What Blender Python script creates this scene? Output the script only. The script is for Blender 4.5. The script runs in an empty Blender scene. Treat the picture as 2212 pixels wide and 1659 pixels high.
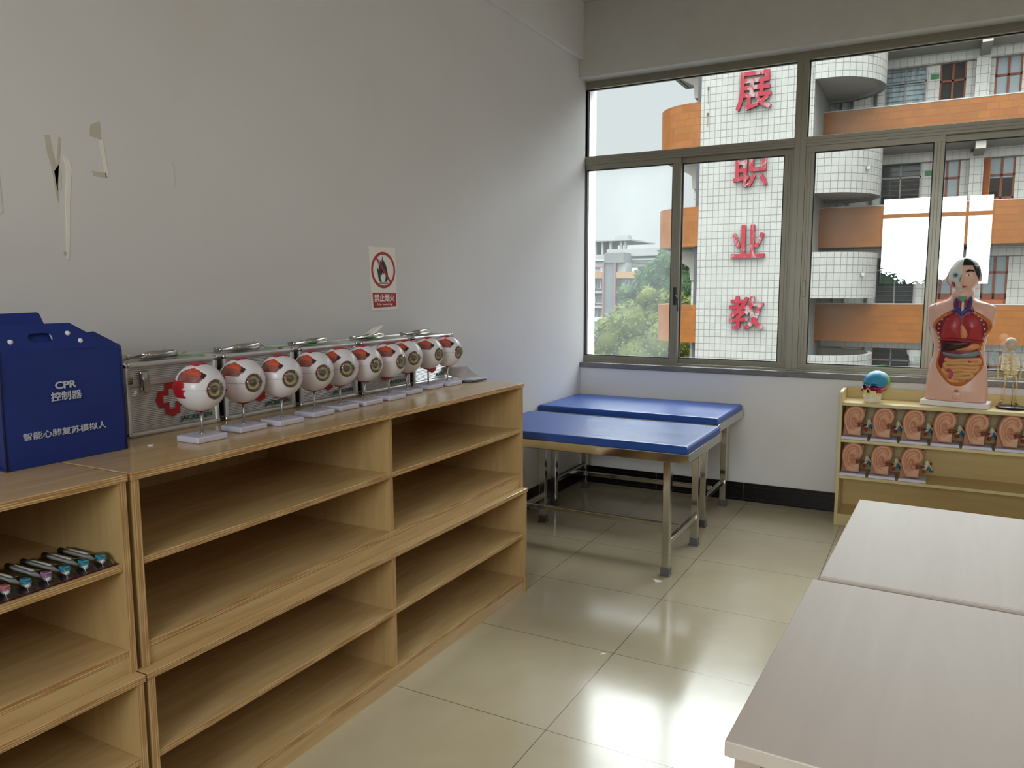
import bpy, bmesh, math, random
from mathutils import Vector, Matrix
random.seed(7)
C = bpy.context.scene.collection
PI = math.pi

# ------------------------------------------------------------------ camera, sky, exposure
F_PX, YAW, PITCH, ROLL = 1670.2, -0.4982, -0.1212, -0.0028
cam_d = bpy.data.cameras.new('camera')
cam = bpy.data.objects.new('camera', cam_d)
C.objects.link(cam)
cam_d.sensor_fit = 'HORIZONTAL'
cam_d.sensor_width = 36.0
cam_d.lens = 36.0 * F_PX / 2212.0
cam_d.clip_start, cam_d.clip_end = 0.05, 500
fw = Vector((math.sin(YAW)*math.cos(PITCH), math.cos(YAW)*math.cos(PITCH), math.sin(PITCH)))
rt = Vector((math.cos(YAW), -math.sin(YAW), 0))
up = rt.cross(fw)
R_ = math.cos(ROLL)*rt + math.sin(ROLL)*up
U_ = -math.sin(ROLL)*rt + math.cos(ROLL)*up
cam.matrix_world = Matrix(((R_.x, U_.x, -fw.x, 2.2459), (R_.y, U_.y, -fw.y, -5.1807), (R_.z, U_.z, -fw.z, 1.4068), (0, 0, 0, 1)))
bpy.context.scene.camera = cam

sc = bpy.context.scene
sc.view_settings.view_transform = 'Standard'
sc.view_settings.look = 'None'
sc.view_settings.exposure = 0.62
sc.view_settings.gamma = 1.0
sc.view_settings.use_curve_mapping = False
try:
    sc.cycles.max_bounces = 10
    sc.cycles.diffuse_bounces = 6
    sc.cycles.glossy_bounces = 4
    sc.cycles.transparent_max_bounces = 12
    sc.cycles.sample_clamp_indirect = 6.0
    sc.cycles.caustics_reflective = False
    sc.cycles.caustics_refractive = False
    sc.cycles.use_denoising = True
except Exception:
    pass

SKY_NORTH = 0.62     # overcast sky seen through the windows
SKY_SOUTH = 10.0      # brighter half of the sky, behind the camera
SKY_ZENITH = 23.0    # an overcast sky is brightest overhead
SKY_GLOW = 8.0       # sun behind the cloud, low over the yard behind the room
w = bpy.data.worlds.new('overcast_sky')
sc.world = w
w.use_nodes = True
nt = w.node_tree
nt.nodes.clear()
o_ = nt.nodes.new('ShaderNodeOutputWorld')
bg = nt.nodes.new('ShaderNodeBackground')
tc = nt.nodes.new('ShaderNodeTexCoord')
sep = nt.nodes.new('ShaderNodeSeparateXYZ')
nt.links.new(tc.outputs['Generated'], sep.inputs[0])
mr = nt.nodes.new('ShaderNodeMapRange'); mr.interpolation_type = 'SMOOTHSTEP'
mr.inputs['From Min'].default_value = 0.25
mr.inputs['From Max'].default_value = -0.55
mr.inputs['To Min'].default_value = SKY_NORTH
mr.inputs['To Max'].default_value = SKY_SOUTH
nt.links.new(sep.outputs['Y'], mr.inputs['Value'])
mz = nt.nodes.new('ShaderNodeMapRange'); mz.interpolation_type = 'SMOOTHSTEP'
mz.inputs['From Min'].default_value = 0.27
mz.inputs['From Max'].default_value = 0.75
mz.inputs['To Min'].default_value = 0
mz.inputs['To Max'].default_value = SKY_ZENITH
nt.links.new(sep.outputs['Z'], mz.inputs['Value'])
dot = nt.nodes.new('ShaderNodeVectorMath'); dot.operation = 'DOT_PRODUCT'
nt.links.new(tc.outputs['Generated'], dot.inputs[0])
gd = Vector((-0.02, -1.0, 0.16)).normalized()
dot.inputs[1].default_value = gd
mg = nt.nodes.new('ShaderNodeMapRange'); mg.interpolation_type = 'SMOOTHSTEP'
mg.inputs['From Min'].default_value = 0.90
mg.inputs['From Max'].default_value = 0.985
mg.inputs['To Min'].default_value = 0.0
mg.inputs['To Max'].default_value = SKY_GLOW
nt.links.new(dot.outputs['Value'], mg.inputs['Value'])
ad = nt.nodes.new('ShaderNodeMath'); ad.operation = 'ADD'
nt.links.new(mr.outputs[0], ad.inputs[0]); nt.links.new(mg.outputs[0], ad.inputs[1])
ad2 = nt.nodes.new('ShaderNodeMath'); ad2.operation = 'ADD'
nt.links.new(ad.outputs[0], ad2.inputs[0]); nt.links.new(mz.outputs[0], ad2.inputs[1])
nt.links.new(ad2.outputs[0], bg.inputs['Strength'])
bg.inputs['Color'].default_value = (0.86, 0.905, 0.93, 1)
nt.links.new(bg.outputs[0], o_.inputs[0])

def light(name, kind, loc, energy, color=(1, 1, 1), size=1, size_y=None, rot=(0, 0, 0), portal=False):
    l = bpy.data.lights.new(name, kind)
    l.energy = energy; l.color = color
    if kind == 'AREA':
        l.shape = 'RECTANGLE'; l.size = size; l.size_y = size_y or size
        if portal: l.cycles.is_portal = True
    o = bpy.data.objects.new(name, l); o.location = loc; o.rotation_euler = rot
    C.objects.link(o); return o
# sampling portals in the window openings (give off no light themselves)
light('window_portal', 'AREA', (2.95, 0.13, 1.87), 1, size=5.9, size_y=1.98, rot=(-PI/2, 0, 0), portal=True)
light('rear_window_portal', 'AREA', (2.2, -8.1, 2.12), 1, size=1.5, size_y=1.36, rot=(PI/2, 0, 0), portal=True)

# ------------------------------------------------------------------ materials
def lin(c):
    r = []
    for v in c[:3]:
        v = v/255.0
        r.append(v/12.92 if v <= 0.04045 else ((v+0.055)/1.055)**2.4)
    return (r[0], r[1], r[2], 1)
class NT:
    def __init__(s, name):
        s.m = bpy.data.materials.new(name); s.m.use_nodes = True
        s.t = s.m.node_tree; s.t.nodes.clear()
        s.out = s.t.nodes.new('ShaderNodeOutputMaterial')
    def n(s, kind, **k):
        x = s.t.nodes.new(kind)
        for a, b in k.items():
            if a == 'inp':
                for i, v in b.items(): x.inputs[i].default_value = v
            else: setattr(x, a, b)
        return x
    def l(s, a, b): s.t.links.new(a, b)
    def math(s, op, a, b=None, clamp=False):
        x = s.n('ShaderNodeMath', operation=op); x.use_clamp = clamp
        for i, v in enumerate((a, b)):
            if v is None: continue
            if isinstance(v, (int, float)): x.inputs[i].default_value = v
            else: s.l(v, x.inputs[i])
        return x.outputs[0]
    def mix(s, f, a, b):
        x = s.n('ShaderNodeMix', data_type='RGBA')
        for i, v in ((0, f), (6, a), (7, b)):
            if isinstance(v, (int, float)): x.inputs[i].default_value = v
            elif isinstance(v, tuple): x.inputs[i].default_value = v
            else: s.l(v, x.inputs[i])
        return x.outputs[2]
    def noise(s, vec, scale, detail=3, rough=.5, dist=0):
        x = s.n('ShaderNodeTexNoise'); x.inputs['Scale'].default_value = scale
        x.inputs['Detail'].default_value = detail; x.inputs['Roughness'].default_value = rough
        x.inputs['Distortion'].default_value = dist
        if vec is not None: s.l(vec, x.inputs['Vector'])
        return x.outputs['Fac']
    def coords(s, scale=(1, 1, 1), kind='Object'):
        t = s.n('ShaderNodeTexCoord'); m = s.n('ShaderNodeMapping'); m.inputs['Scale'].default_value = scale
        s.l(t.outputs[kind], m.inputs[0]); return m.outputs[0]
    def ramp(s, f, a, b):
        x = s.n('ShaderNodeMapRange'); x.inputs['From Min'].default_value = a; x.inputs['From Max'].default_value = b
        s.l(f, x.inputs['Value']); return x.outputs[0]
    def bsdf(s, col, rough=.5, metal=0, spec=.5, bump=None, bstr=.2, bdist=.002, **k):
        b = s.n('ShaderNodeBsdfPrincipled'); spec = spec*XS
        for key, v in (('Base Color', col), ('Roughness', rough), ('Metallic', metal), ('Specular IOR Level', spec)):
            if isinstance(v, (int, float, tuple)): b.inputs[key].default_value = v
            else: s.l(v, b.inputs[key])
        for key, v in k.items(): b.inputs[key].default_value = v
        if bump is not None:
            bm_ = s.n('ShaderNodeBump'); bm_.inputs['Strength'].default_value = bstr; bm_.inputs['Distance'].default_value = bdist
            s.l(bump, bm_.inputs['Height']); s.l(bm_.outputs[0], b.inputs['Normal'])
        s.l(b.outputs[0], s.out.inputs[0]); return b
MATS = {}
XS = 1.0
def M(name, col=None, rough=.5, metal=0, spec=.5, var=.08, vs=8, bump=0, **k):
    """plain material with slight tonal variation"""
    if name in MATS: return MATS[name]
    n = NT(name); c = lin(col)
    f = n.noise(n.coords(), vs, 3)
    d = tuple(v*(1-var) for v in c[:3])+(1,); e = tuple(min(1, v*(1+var)) for v in c[:3])+(1,)
    n.bsdf(n.mix(f, d, e), rough, metal, spec, bump=(n.noise(n.coords(), vs*6, 4) if bump else None), bstr=bump or .1, **k)
    MATS[name] = n.m; return n.m

def wood(name, c1, c2, rough=.35, axis='y', gs=1.0, spec=.5):
    n = NT(name)
    sc_ = {'y': (9*gs, 0.9*gs, 9*gs), 'x': (0.9*gs, 9*gs, 9*gs), 'z': (9*gs, 9*gs, 0.9*gs)}[axis]
    v = n.coords(sc_)
    f = n.noise(v, 2.2, 6, .6, 1.2); g = n.noise(v, 14, 3, .6)
    h = n.math('ADD', n.math('MULTIPLY', n.ramp(f, .3, .7), .75), n.math('MULTIPLY', g, .25))
    big = n.noise(n.coords((1, 1, 1)), 1.3, 2)
    col = n.mix(h, lin(c1), lin(c2)); col = n.mix(n.math('MULTIPLY', big, .25), col, lin(c1))
    n.bsdf(col, rough, 0, spec, bump=g, bstr=.05)
    MATS[name] = n.m; return n.m
def ply(name, c1, c2, axis):
    n = NT(name); t = n.n('ShaderNodeTexCoord'); s = n.n('ShaderNodeSeparateXYZ'); n.l(t.outputs['Object'], s.inputs[0])
    u = s.outputs[{'x': 0, 'y': 1, 'z': 2}[axis]]
    fr = n.math('FRACT', n.math('MULTIPLY', u, 1/0.0052))
    st = n.ramp(n.math('ABSOLUTE', n.math('SUBTRACT', fr, .5)), .12, .3)
    sp = n.ramp(n.noise(n.coords((3, 3, 60) if axis == 'z' else (3, 60, 3)), 3, 3), .35, .6)
    col = n.mix(n.math('MULTIPLY', st, sp), lin(c2), lin(c1))
    n.bsdf(col, .45); MATS[name] = n.m; return n.m
M_WOOD = wood('birch_plywood', (184, 151, 103), (215, 186, 136), .17)
M_WOODV = wood('birch_plywood_upright', (178, 146, 98), (207, 175, 124), .32, 'z')
M_PLYH = ply('plywood_edge_flat', (222, 190, 140), (166, 122, 74), 'z')
M_PLYV = ply('plywood_edge_upright', (214, 180, 130), (172, 130, 84), 'y')
M_YWOOD = wood('yellow_laminate', (196, 170, 112), (212, 188, 132), .4, 'x')
M_YEDGE = M('yellow_laminate_edge', (206, 190, 140), .45)
M_TABLE = wood('pale_laminate', (190, 177, 166), (200, 187, 177), .38, 'y', .8)
M_TABLES = wood('pale_laminate_side', (172, 154, 140), (192, 174, 158), .5, 'x', .9)

n = NT('painted_wall')
v = n.coords()
f = n.noise(v, 1.1, 4, .55); g = n.noise(v, 90, 4, .6)
sm = n.ramp(n.noise(n.coords((1, 1, .6)), 2.3, 5, .6), .55, .8)
col = n.mix(f, lin((224, 220, 219)), lin((232, 230, 231)))
col = n.mix(n.math('MULTIPLY', sm, .25), col, lin((210, 202, 194)))
n.bsdf(col, .62, 0, .35, bump=g, bstr=.06)
M_WALL = n.m
M_CEIL = M('ceiling_paint', (214, 213, 210), .8)
M_BEAM = M('beam_paint', (205, 204, 198), .7)

n = NT('floor_tile')
t = n.n('ShaderNodeTexCoord'); s = n.n('ShaderNodeSeparateXYZ'); n.l(t.outputs['Object'], s.inputs[0])
def cell(n, out, off, size):
    a = n.math('DIVIDE', n.math('SUBTRACT', out, off), size)
    return n.math('MULTIPLY', n.math('ABSOLUTE', n.math('SUBTRACT', n.math('FRACT', a), .5)), size), n.math('FLOOR', a)
ax, ix = cell(n, s.outputs[0], 1.2228, .6); ay, iy = cell(n, s.outputs[1], -2.479, .6)
gap = n.math('GREATER_THAN', n.math('MAXIMUM', ax, ay), .2986)
idv = n.n('ShaderNodeCombineXYZ'); n.l(ix, idv.inputs[0]); n.l(iy, idv.inputs[1])
wn = n.n('ShaderNodeTexWhiteNoise'); n.l(idv.outputs[0], wn.inputs['Vector'])
cl = n.noise(n.coords((1, 1, 1)), 3.0, 5, .6, .6)
sp = n.noise(n.coords(), 40, 3, .6)
col = n.mix(cl, lin((180, 166, 136)), lin((198, 186, 160)))
col = n.mix(n.math('MULTIPLY', wn.outputs['Value'], .18), col, lin((170, 158, 130)))
col = n.mix(gap, col, lin((88, 76, 62)))
ro = n.math('ADD', .11, n.math('MULTIPLY', n.noise(n.coords(), 5, 4, .6), .10))
h = n.math('SUBTRACT', n.math('MULTIPLY', n.noise(n.coords(), 22, 3, .5), .35), gap)
b = n.bsdf(col, ro, 0, .62, bump=h, bstr=.12, bdist=.003)
M_FLOOR = n.m

n = NT('black_skirting_tile')
t = n.n('ShaderNodeTexCoord'); s = n.n('ShaderNodeSeparateXYZ'); n.l(t.outputs['Object'], s.inputs[0])
u = n.math('ADD', s.outputs[0], s.outputs[1]); z = s.outputs[2]
def diamond(off):
    du = n.math('MULTIPLY', n.math('ABSOLUTE', n.math('SUBTRACT', n.math('FRACT', n.math('ADD', n.math('DIVIDE', u, .2), off)), .5)), .2)
    dz = n.math('ABSOLUTE', n.math('SUBTRACT', z, .052))
    q = n.math('ADD', du, n.math('MULTIPLY', dz, 1.6))
    return n.math('LESS_THAN', n.math('ABSOLUTE', n.math('SUBTRACT', q, .05)), .0022)
d = n.math('MAXIMUM', diamond(0), diamond(.17))
ban = n.math('LESS_THAN', n.math('ABSOLUTE', n.math('SUBTRACT', n.math('ABSOLUTE', n.math('SUBTRACT', z, .058)), .042)), .0018)
joint = n.math('GREATER_THAN', n.math('ABSOLUTE', n.math('SUBTRACT', n.math('FRACT', n.math('DIVIDE', n.math('ADD', u, .02), .6)), .5)), .4965)
col = n.mix(n.math('MULTIPLY', n.math('MAXIMUM', d, ban), .8), lin((12, 11, 12)), lin((60, 50, 42)))
col = n.mix(joint, col, lin((90, 88, 84)))
n.bsdf(col, .3, 0, .25); M_SKIRT = n.m

M_ALU = M('anodised_window_frame', (142, 136, 122), .38, .45)
M_GASK = M('black_rubber', (18, 19, 20), .5)
n = NT('sill_marble'); f = n.noise(n.coords((1, 1, 4)), 6, 6, .65, 1.0)
n.bsdf(n.mix(f, lin((84, 84, 86)), lin((140, 138, 136))), .25); M_SILL = n.m

def glass(name, haze=0.0, refl=.13):
    n = NT(name)
    tr = n.n('ShaderNodeBsdfTransparent'); tr.inputs[0].default_value = (.95, .975, .965, 1)
    gl = n.n('ShaderNodeBsdfGlossy'); gl.inputs['Roughness'].default_value = .0
    lw = n.n('ShaderNodeFresnel'); lw.inputs[0].default_value = 1.5
    fac = n.math('MINIMUM', n.math('ADD', n.math('MULTIPLY', lw.outputs[0], 1.1), refl-.065), .8)
    mx = n.n('ShaderNodeMixShader'); n.l(fac, mx.inputs[0]); n.l(tr.outputs[0], mx.inputs[1]); n.l(gl.outputs[0], mx.inputs[2])
    last = mx.outputs[0]
    if haze > 0:
        tl = n.n('ShaderNodeBsdfTranslucent'); tl.inputs[0].default_value = (.85, .93, .93, 1)
        di = n.n('ShaderNodeBsdfDiffuse'); di.inputs[0].default_value = (.8, .87, .87, 1)
        m1 = n.n('ShaderNodeMixShader'); m1.inputs[0].default_value = .3; n.l(tl.outputs[0], m1.inputs[1]); n.l(di.outputs[0], m1.inputs[2])
        f = n.math('MULTIPLY', n.ramp(n.noise(n.coords((1, 1, 1)), 1.8, 5, .6), .1, .9), haze*1.6)
        m2 = n.n('ShaderNodeMixShader'); n.l(f, m2.inputs[0]); n.l(last, m2.inputs[1]); n.l(m1.outputs[0], m2.inputs[2]); last = m2.outputs[0]
    n.l(last, n.out.inputs[0]); return n.m
M_GLASS = glass('window_glass', .0, .065)
M_GLASSH = glass('dusty_window_glass', .045, .065)
M_GLASSR = glass('window_glass_bright', .0, .12)
M_CLEAR = glass('clear_plastic', 0, .10)
M_CHROME = M('polished_steel', (196, 194, 190), .12, 1.0, var=.02)
M_STEEL = M('brushed_steel', (186, 184, 180), .3, .95, var=.04)
M_ALUS = M('case_aluminium', (226, 226, 226), .3, .7, var=.04)
M_ALUD = M('case_ribbed_sheet', (206, 208, 210), .36, .6, var=.06)
M_BLACK = M('black_plastic', (22, 22, 24), .35)
M_WHITE = M('white_plastic', (232, 230, 232), .35, var=.03)
M_PAPER = M('white_paper', (252, 246, 238), .7, var=.03)
M_RED = M('red_ink', (176, 38, 44), .5)

# ------------------------------------------------------------------ mesh builder
class MB:
    def __init__(s): s.v = []; s.f = []; s.m = []; s.uv = []; s.sm = []
    def add(s, verts, faces, mi=0, uvs=None, smooth=False):
        b = len(s.v); s.v += [tuple(p) for p in verts]
        for k, f in enumerate(faces):
            s.f.append([b+i for i in f]); s.m.append(mi if isinstance(mi, int) else mi[k]); s.sm.append(smooth)
            s.uv.append(uvs[k] if uvs else None)
        return s
    def box(s, x0, x1, y0, y1, z0, z1, mi=0, front=None, mats=None):
        """mats: dict of face -> material index, faces: -x +x -y +y -z +z"""
        v = [(x0, y0, z0), (x1, y0, z0), (x1, y1, z0), (x0, y1, z0), (x0, y0, z1), (x1, y0, z1), (x1, y1, z1), (x0, y1, z1)]
        f = [(0, 4, 7, 3), (1, 2, 6, 5), (0, 1, 5, 4), (3, 7, 6, 2), (0, 3, 2, 1), (4, 5, 6, 7)]
        keys = ['-x', '+x', '-y', '+y', '-z', '+z']
        return s.add(v, f, [(mats or {}).get(k, mi) for k in keys])
    def obox(s, c, ax, ay, az, mi=0):
        """oriented box: centre and half-axis vectors"""
        c = Vector(c); ax = Vector(ax); ay = Vector(ay); az = Vector(az); v = []
        for k in (-1, 1):
            for (i, j) in ((-1, -1), (1, -1), (1, 1), (-1, 1)): v.append(c+ax*i+ay*j+az*k)
        return s.add(v, [(0, 4, 7, 3), (1, 2, 6, 5), (0, 1, 5, 4), (3, 7, 6, 2), (0, 3, 2, 1), (4, 5, 6, 7)], mi)
    def tube(s, pts, r, seg=10, mi=0, cap=True, flat=1.0):
        pts = [Vector(p) for p in pts]; rs = r if isinstance(r, (list, tuple)) else [r]*len(pts)
        rings = []; prev = None
        for i, p in enumerate(pts):
            t = (pts[min(i+1, len(pts)-1)]-pts[max(i-1, 0)]).normalized()
            a = prev if prev is not None else (Vector((0, 0, 1)) if abs(t.z) < .9 else Vector((1, 0, 0)))
            a = (a-t*a.dot(t)).normalized(); prev = a; b = t.cross(a)
            rings.append([p+(a*math.cos(q)+b*math.sin(q)*flat)*rs[i] for q in [2*PI*k/seg for k in range(seg)]])
        v = [p for rg in rings for p in rg]; f = []
        for i in range(len(rings)-1):
            for k in range(seg):
                k2 = (k+1) % seg; f.append((i*seg+k, i*seg+k2, (i+1)*seg+k2, (i+1)*seg+k))
        if cap: f.append(tuple(range(seg-1, -1, -1))); f.append(tuple(range((len(rings)-1)*seg, len(rings)*seg)))
        return s.add(v, f, mi, smooth=True)
    def lathe(s, prof, seg=24, mi=0, c=(0, 0, 0), axis='z', smooth=True, arc=None):
        """prof: list of (radius, height); axis z or x"""
        v = []; f = []; n_ = len(prof)
        for k in range(seg):
            a = 2*PI*k/seg
            for (r, h) in prof:
                p = (r*math.cos(a), r*math.sin(a), h) if axis == 'z' else (h, r*math.cos(a), r*math.sin(a)) if axis == 'x' else (r*math.sin(a), h, r*math.cos(a))
                v.append((p[0]+c[0], p[1]+c[1], p[2]+c[2]))
        for k in range(seg):
            k2 = (k+1) % seg
            for i in range(n_-1): f.append((k*n_+i, k2*n_+i, k2*n_+i+1, k*n_+i+1))
        return s.add(v, f, mi, smooth=smooth)
    def sphere(s, c, r, seg=20, rings=12, mi=0, fn=None):
        rx, ry, rz = r if isinstance(r, (list, tuple)) else (r, r, r); v = []; f = []
        for i in range(rings+1):
            th = PI*i/rings
            for k in range(seg):
                a = 2*PI*k/seg; d = (math.sin(th)*math.cos(a), math.sin(th)*math.sin(a), math.cos(th))
                p = (c[0]+rx*d[0], c[1]+ry*d[1], c[2]+rz*d[2])
                v.append(fn(p, d) if fn else p)
        for i in range(rings):
            for k in range(seg):
                k2 = (k+1) % seg; f.append((i*seg+k, (i+1)*seg+k, (i+1)*seg+k2, i*seg+k2))
        return s.add(v, f, mi, smooth=True)
    def grid(s, fn, nu, nv, mi=0, smooth=True, uvfn=None, keep=None, mfn=None):
        v = [fn(i/nu, j/nv) for j in range(nv+1) for i in range(nu+1)]; f = []; uv = [] if uvfn else None; ms = []
        for j in range(nv):
            for i in range(nu):
                if keep and not keep((i+.5)/nu, (j+.5)/nv): continue
                f.append((j*(nu+1)+i, j*(nu+1)+i+1, (j+1)*(nu+1)+i+1, (j+1)*(nu+1)+i))
                ms.append(mfn((i+.5)/nu, (j+.5)/nv) if mfn else mi)
                if uvfn: uv.append([uvfn(i/nu, j/nv), uvfn((i+1)/nu, j/nv), uvfn((i+1)/nu, (j+1)/nv), uvfn(i/nu, (j+1)/nv)])
        return s.add(v, f, ms, uv, smooth)
    def prism(s, poly, d, mi=0, org=(0, 0, 0), u=(1, 0, 0), v=(0, 0, 1), w=None, side=None):
        """polygon in the (u, v) plane at org, extruded by d along w"""
        o = Vector(org); u = Vector(u); v = Vector(v); w = Vector(w) if w else u.cross(v); n_ = len(poly)
        a = [o+u*p[0]+v*p[1] for p in poly]; b = [p+w*d for p in a]
        f = [tuple(range(n_)), tuple(range(2*n_-1, n_-1, -1))]; ms = [mi, mi]
        for i in range(n_):
            j = (i+1) % n_; f.append((j, i, n_+i, n_+j)); ms.append(mi if side is None else side)
        return s.add(a+b, f, ms)
    def build(s, name, mats, parent=None, world=True, bevel=0, solid=0, seg=2, smooth_angle=None):
        me = bpy.data.meshes.new(name)
        off = Vector((0, 0, 0))
        if parent is not None and world:
            q = parent
            while q is not None: off += Vector(q.location); q = q.parent
        me.from_pydata([(p[0]-off.x, p[1]-off.y, p[2]-off.z) for p in s.v], [], s.f)
        mats = mats if isinstance(mats, (list, tuple)) else [mats]
        for m in mats: me.materials.append(m)
        me.polygons.foreach_set('material_index', s.m); me.polygons.foreach_set('use_smooth', s.sm)
        ul = me.uv_layers.new(name='UVMap'); data = []
        for k, f in enumerate(s.f):
            if s.uv[k]: data += [c for p in s.uv[k] for c in p]; continue
            p0, p1, p2 = (Vector(s.v[i]) for i in (f[0], f[1], f[2])); nn = (p1-p0).cross(p2-p0)
            a = max(range(3), key=lambda i: abs(nn[i])); ii = {0: (1, 2), 1: (0, 2), 2: (0, 1)}[a]
            for i in f: data += [s.v[i][ii[0]], s.v[i][ii[1]]]
        ul.data.foreach_set('uv', data)
        me.update()
        bm = bmesh.new(); bm.from_mesh(me); bmesh.ops.recalc_face_normals(bm, faces=bm.faces); bm.to_mesh(me); bm.free()
        o = bpy.data.objects.new(name, me); C.objects.link(o)
        if parent is not None: o.parent = parent
        if bevel:
            b_ = o.modifiers.new('edge', 'BEVEL'); b_.width = bevel; b_.segments = seg; b_.limit_method = 'ANGLE'
        if solid:
            b_ = o.modifiers.new('thickness', 'SOLIDIFY'); b_.thickness = solid; b_.offset = -1
        return o
def thing(name, label, cat, loc=(0, 0, 0), group=None, rz=0):
    o = bpy.data.objects.new(name, None); C.objects.link(o); o.location = loc; o.rotation_euler = (0, 0, rz)
    o.empty_display_size = .05
    o['label'] = label; o['category'] = cat
    if group: o['group'] = group
    return o
def tag(o, label, cat, group=None, kind=None):
    o['label'] = label; o['category'] = cat
    if group: o['group'] = group
    if kind: o['kind'] = kind
    return o
def struct(o, label, cat):
    o['kind'] = 'structure'; o['label'] = label; o['category'] = cat; return o
def copy_tree(root, loc, label, group=None, rz=None):
    def cp(o, par):
        c = o.copy(); C.objects.link(c)
        if par is not None: c.parent = par
        for ch in [q for q in bpy.data.objects if q.parent == o]: cp(ch, c)
        return c
    r = cp(root, None); r.location = loc; r['label'] = label
    if group: r['group'] = group
    if rz is not None: r.rotation_euler = (0, 0, rz)
    return r
def text_part(name, s, box, mat, parent, org, u, v, bold=0, ext=.0004, world=True, shear=0, resolution=3, label=None):
    """text fitted into box (w, h) whose lower left corner is org, running along u with v up; strokes thickened by bold (em)"""
    cu = bpy.data.curves.new('lettering', 'FONT'); cu.body = s; cu.size = 1; cu.extrude = 0
    cu.resolution_u = resolution; cu.shear = shear
    t = bpy.data.objects.new('lettering', cu); C.objects.link(t)
    dg = bpy.context.evaluated_depsgraph_get(); dg.update()
    me0 = bpy.data.meshes.new_from_object(t.evaluated_get(dg))
    bpy.data.objects.remove(t, do_unlink=True); bpy.data.curves.remove(cu)
    vs = [(p.co.x, p.co.y) for p in me0.vertices]; fs = [tuple(p.vertices) for p in me0.polygons]
    bpy.data.meshes.remove(me0)
    sh = [(0, 0)] if not bold else [(bold*math.cos(PI*k/4), bold*math.sin(PI*k/4)) for k in range(8)]
    x0 = min(p[0] for p in vs)-bold; x1 = max(p[0] for p in vs)+bold; y0 = min(p[1] for p in vs)-bold; y1 = max(p[1] for p in vs)+bold
    edges = {}
    for f in fs:
        for i in range(len(f)):
            e = (f[i], f[(i+1) % len(f)]); k = (min(e), max(e)); edges[k] = None if k in edges else e
    rim = [e for e in edges.values() if e]
    o0 = Vector(org); u = Vector(u); v = Vector(v); w_ = u.cross(v).normalized(); m = MB()
    for k, (dx, dy) in enumerate(sh):
        e_ = ext+k*.00002*(1 if ext < .01 else 30)
        top = [o0+u*((x+dx-x0)/(x1-x0)*box[0])+v*((y+dy-y0)/(y1-y0)*box[1])+w_*e_ for x, y in vs]
        lo = [p-w_*(e_+.0001) for p in top]; n_ = len(vs)
        m.add(top+lo, [tuple(f) for f in fs]+[(a, b, b+n_, a+n_) for a, b in rim])
    o = m.build(name, mat, parent, world=world)
    if label: o['label'] = label
    return o
def outline_pts(pts, n_):
    """Catmull-Rom closed curve through pts, n_ samples per span"""
    r = []; k = len(pts)
    for i in range(k):
        p0, p1, p2, p3 = (Vector(pts[(i+j-1) % k]) for j in range(4))
        for q in range(n_):
            t = q/n_
            r.append(.5*((2*p1)+(p2-p0)*t+(2*p0-5*p1+4*p2-p3)*t*t+(3*p1-p0-3*p2+p3)*t**3))
    return r
def relief(mb, pts, base, h, mi=0, rings=5, spans=4, power=2.0, centre=None, sharp=False):
    """bulging patch: outline in a 2-D frame, base(x, z)->3-D point & outward normal"""
    out = [Vector(p) for p in pts] if sharp else outline_pts([Vector(p).to_2d() if len(p) > 2 else Vector(p) for p in pts], spans)
    c = Vector(centre) if centre else sum(out, Vector((0, 0)))/len(out)
    v = []; n_ = len(out)
    for r in range(rings+1):
        t = r/rings; hh = h*(1-t**power)
        for p in out:
            q = c+(p-c)*t if r else c
            P, N = base(q.x, q.y); v.append(P+N*hh)
    f = []
    for r in range(rings):
        for i in range(n_):
            j = (i+1) % n_; f.append((r*n_+i, r*n_+j, (r+1)*n_+j, (r+1)*n_+i))
    # skirt back into the base
    b0 = len(v)
    for p in out:
        P, N = base(p.x, p.y); v.append(P-N*.004)
    for i in range(n_):
        j = (i+1) % n_; f.append((rings*n_+i, rings*n_+j, b0+j, b0+i))
    mb.add(v, f, mi, smooth=True)
    return mb
# ------------------------------------------------------------------ room shell
RX, RY, RZ = 6.0, -8.0, 3.35
struct(MB().box(-.1, RX+.1, RY-.15, .2, -.12, 0).build('floor', M_FLOOR), 'glossy beige floor of large square tiles', 'floor')
struct(MB().box(-.1, RX+.1, RY-.15, .25, RZ, RZ+.12).build('ceiling', M_CEIL), 'plain white ceiling above the window beam', 'ceiling')
wl = struct(MB().box(-.15, 0, RY-.15, .25, 0, RZ).build('wall_left', M_WALL), 'long grey-white painted wall behind the wooden shelving', 'wall')
struct(MB().box(RX, RX+.15, RY-.15, .25, 0, RZ).build('wall_right', M_WALL), 'plain painted wall far right of the frame', 'wall')
struct(MB().box(0, RX, 0, .2, 0, .845).build('wall_window', M_WALL), 'scuffed painted wall below the windows', 'wall')
struct(MB().box(0, RX, -.07, .25, 2.858, RZ).build('trim_1', M_BEAM, bevel=.004), 'grey beam above the windows', 'beam')
struct(MB().box(0, .035, RY, -.0701, 2.975, RZ).build('trim_2', M_WALL, bevel=.004), 'shallow ledge high on the left wall', 'beam')
mb = MB()   # rear wall with its openings
for (x0, x1, z0, z1) in ((0, 1.45, 0, RZ), (2.95, RX, 0, RZ), (1.45, 2.95, 0, 1.45), (1.45, 2.95, 2.8, RZ)):
    mb.box(x0, x1, RY-.15, RY, z0, z1)
struct(mb.build('wall_rear', M_WALL), 'wall behind the camera with a high window', 'wall')
struct(MB().box(0, RX, -.022, .2, .848, .884).build('trim_3', M_SILL, bevel=.004), 'grey stone window sill', 'sill')
struct(MB().box(0, .008, -2.02, 0, 0, .123).build('baseboard_left', M_SKIRT), 'black patterned tile skirting along the left wall', 'skirting')
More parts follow.
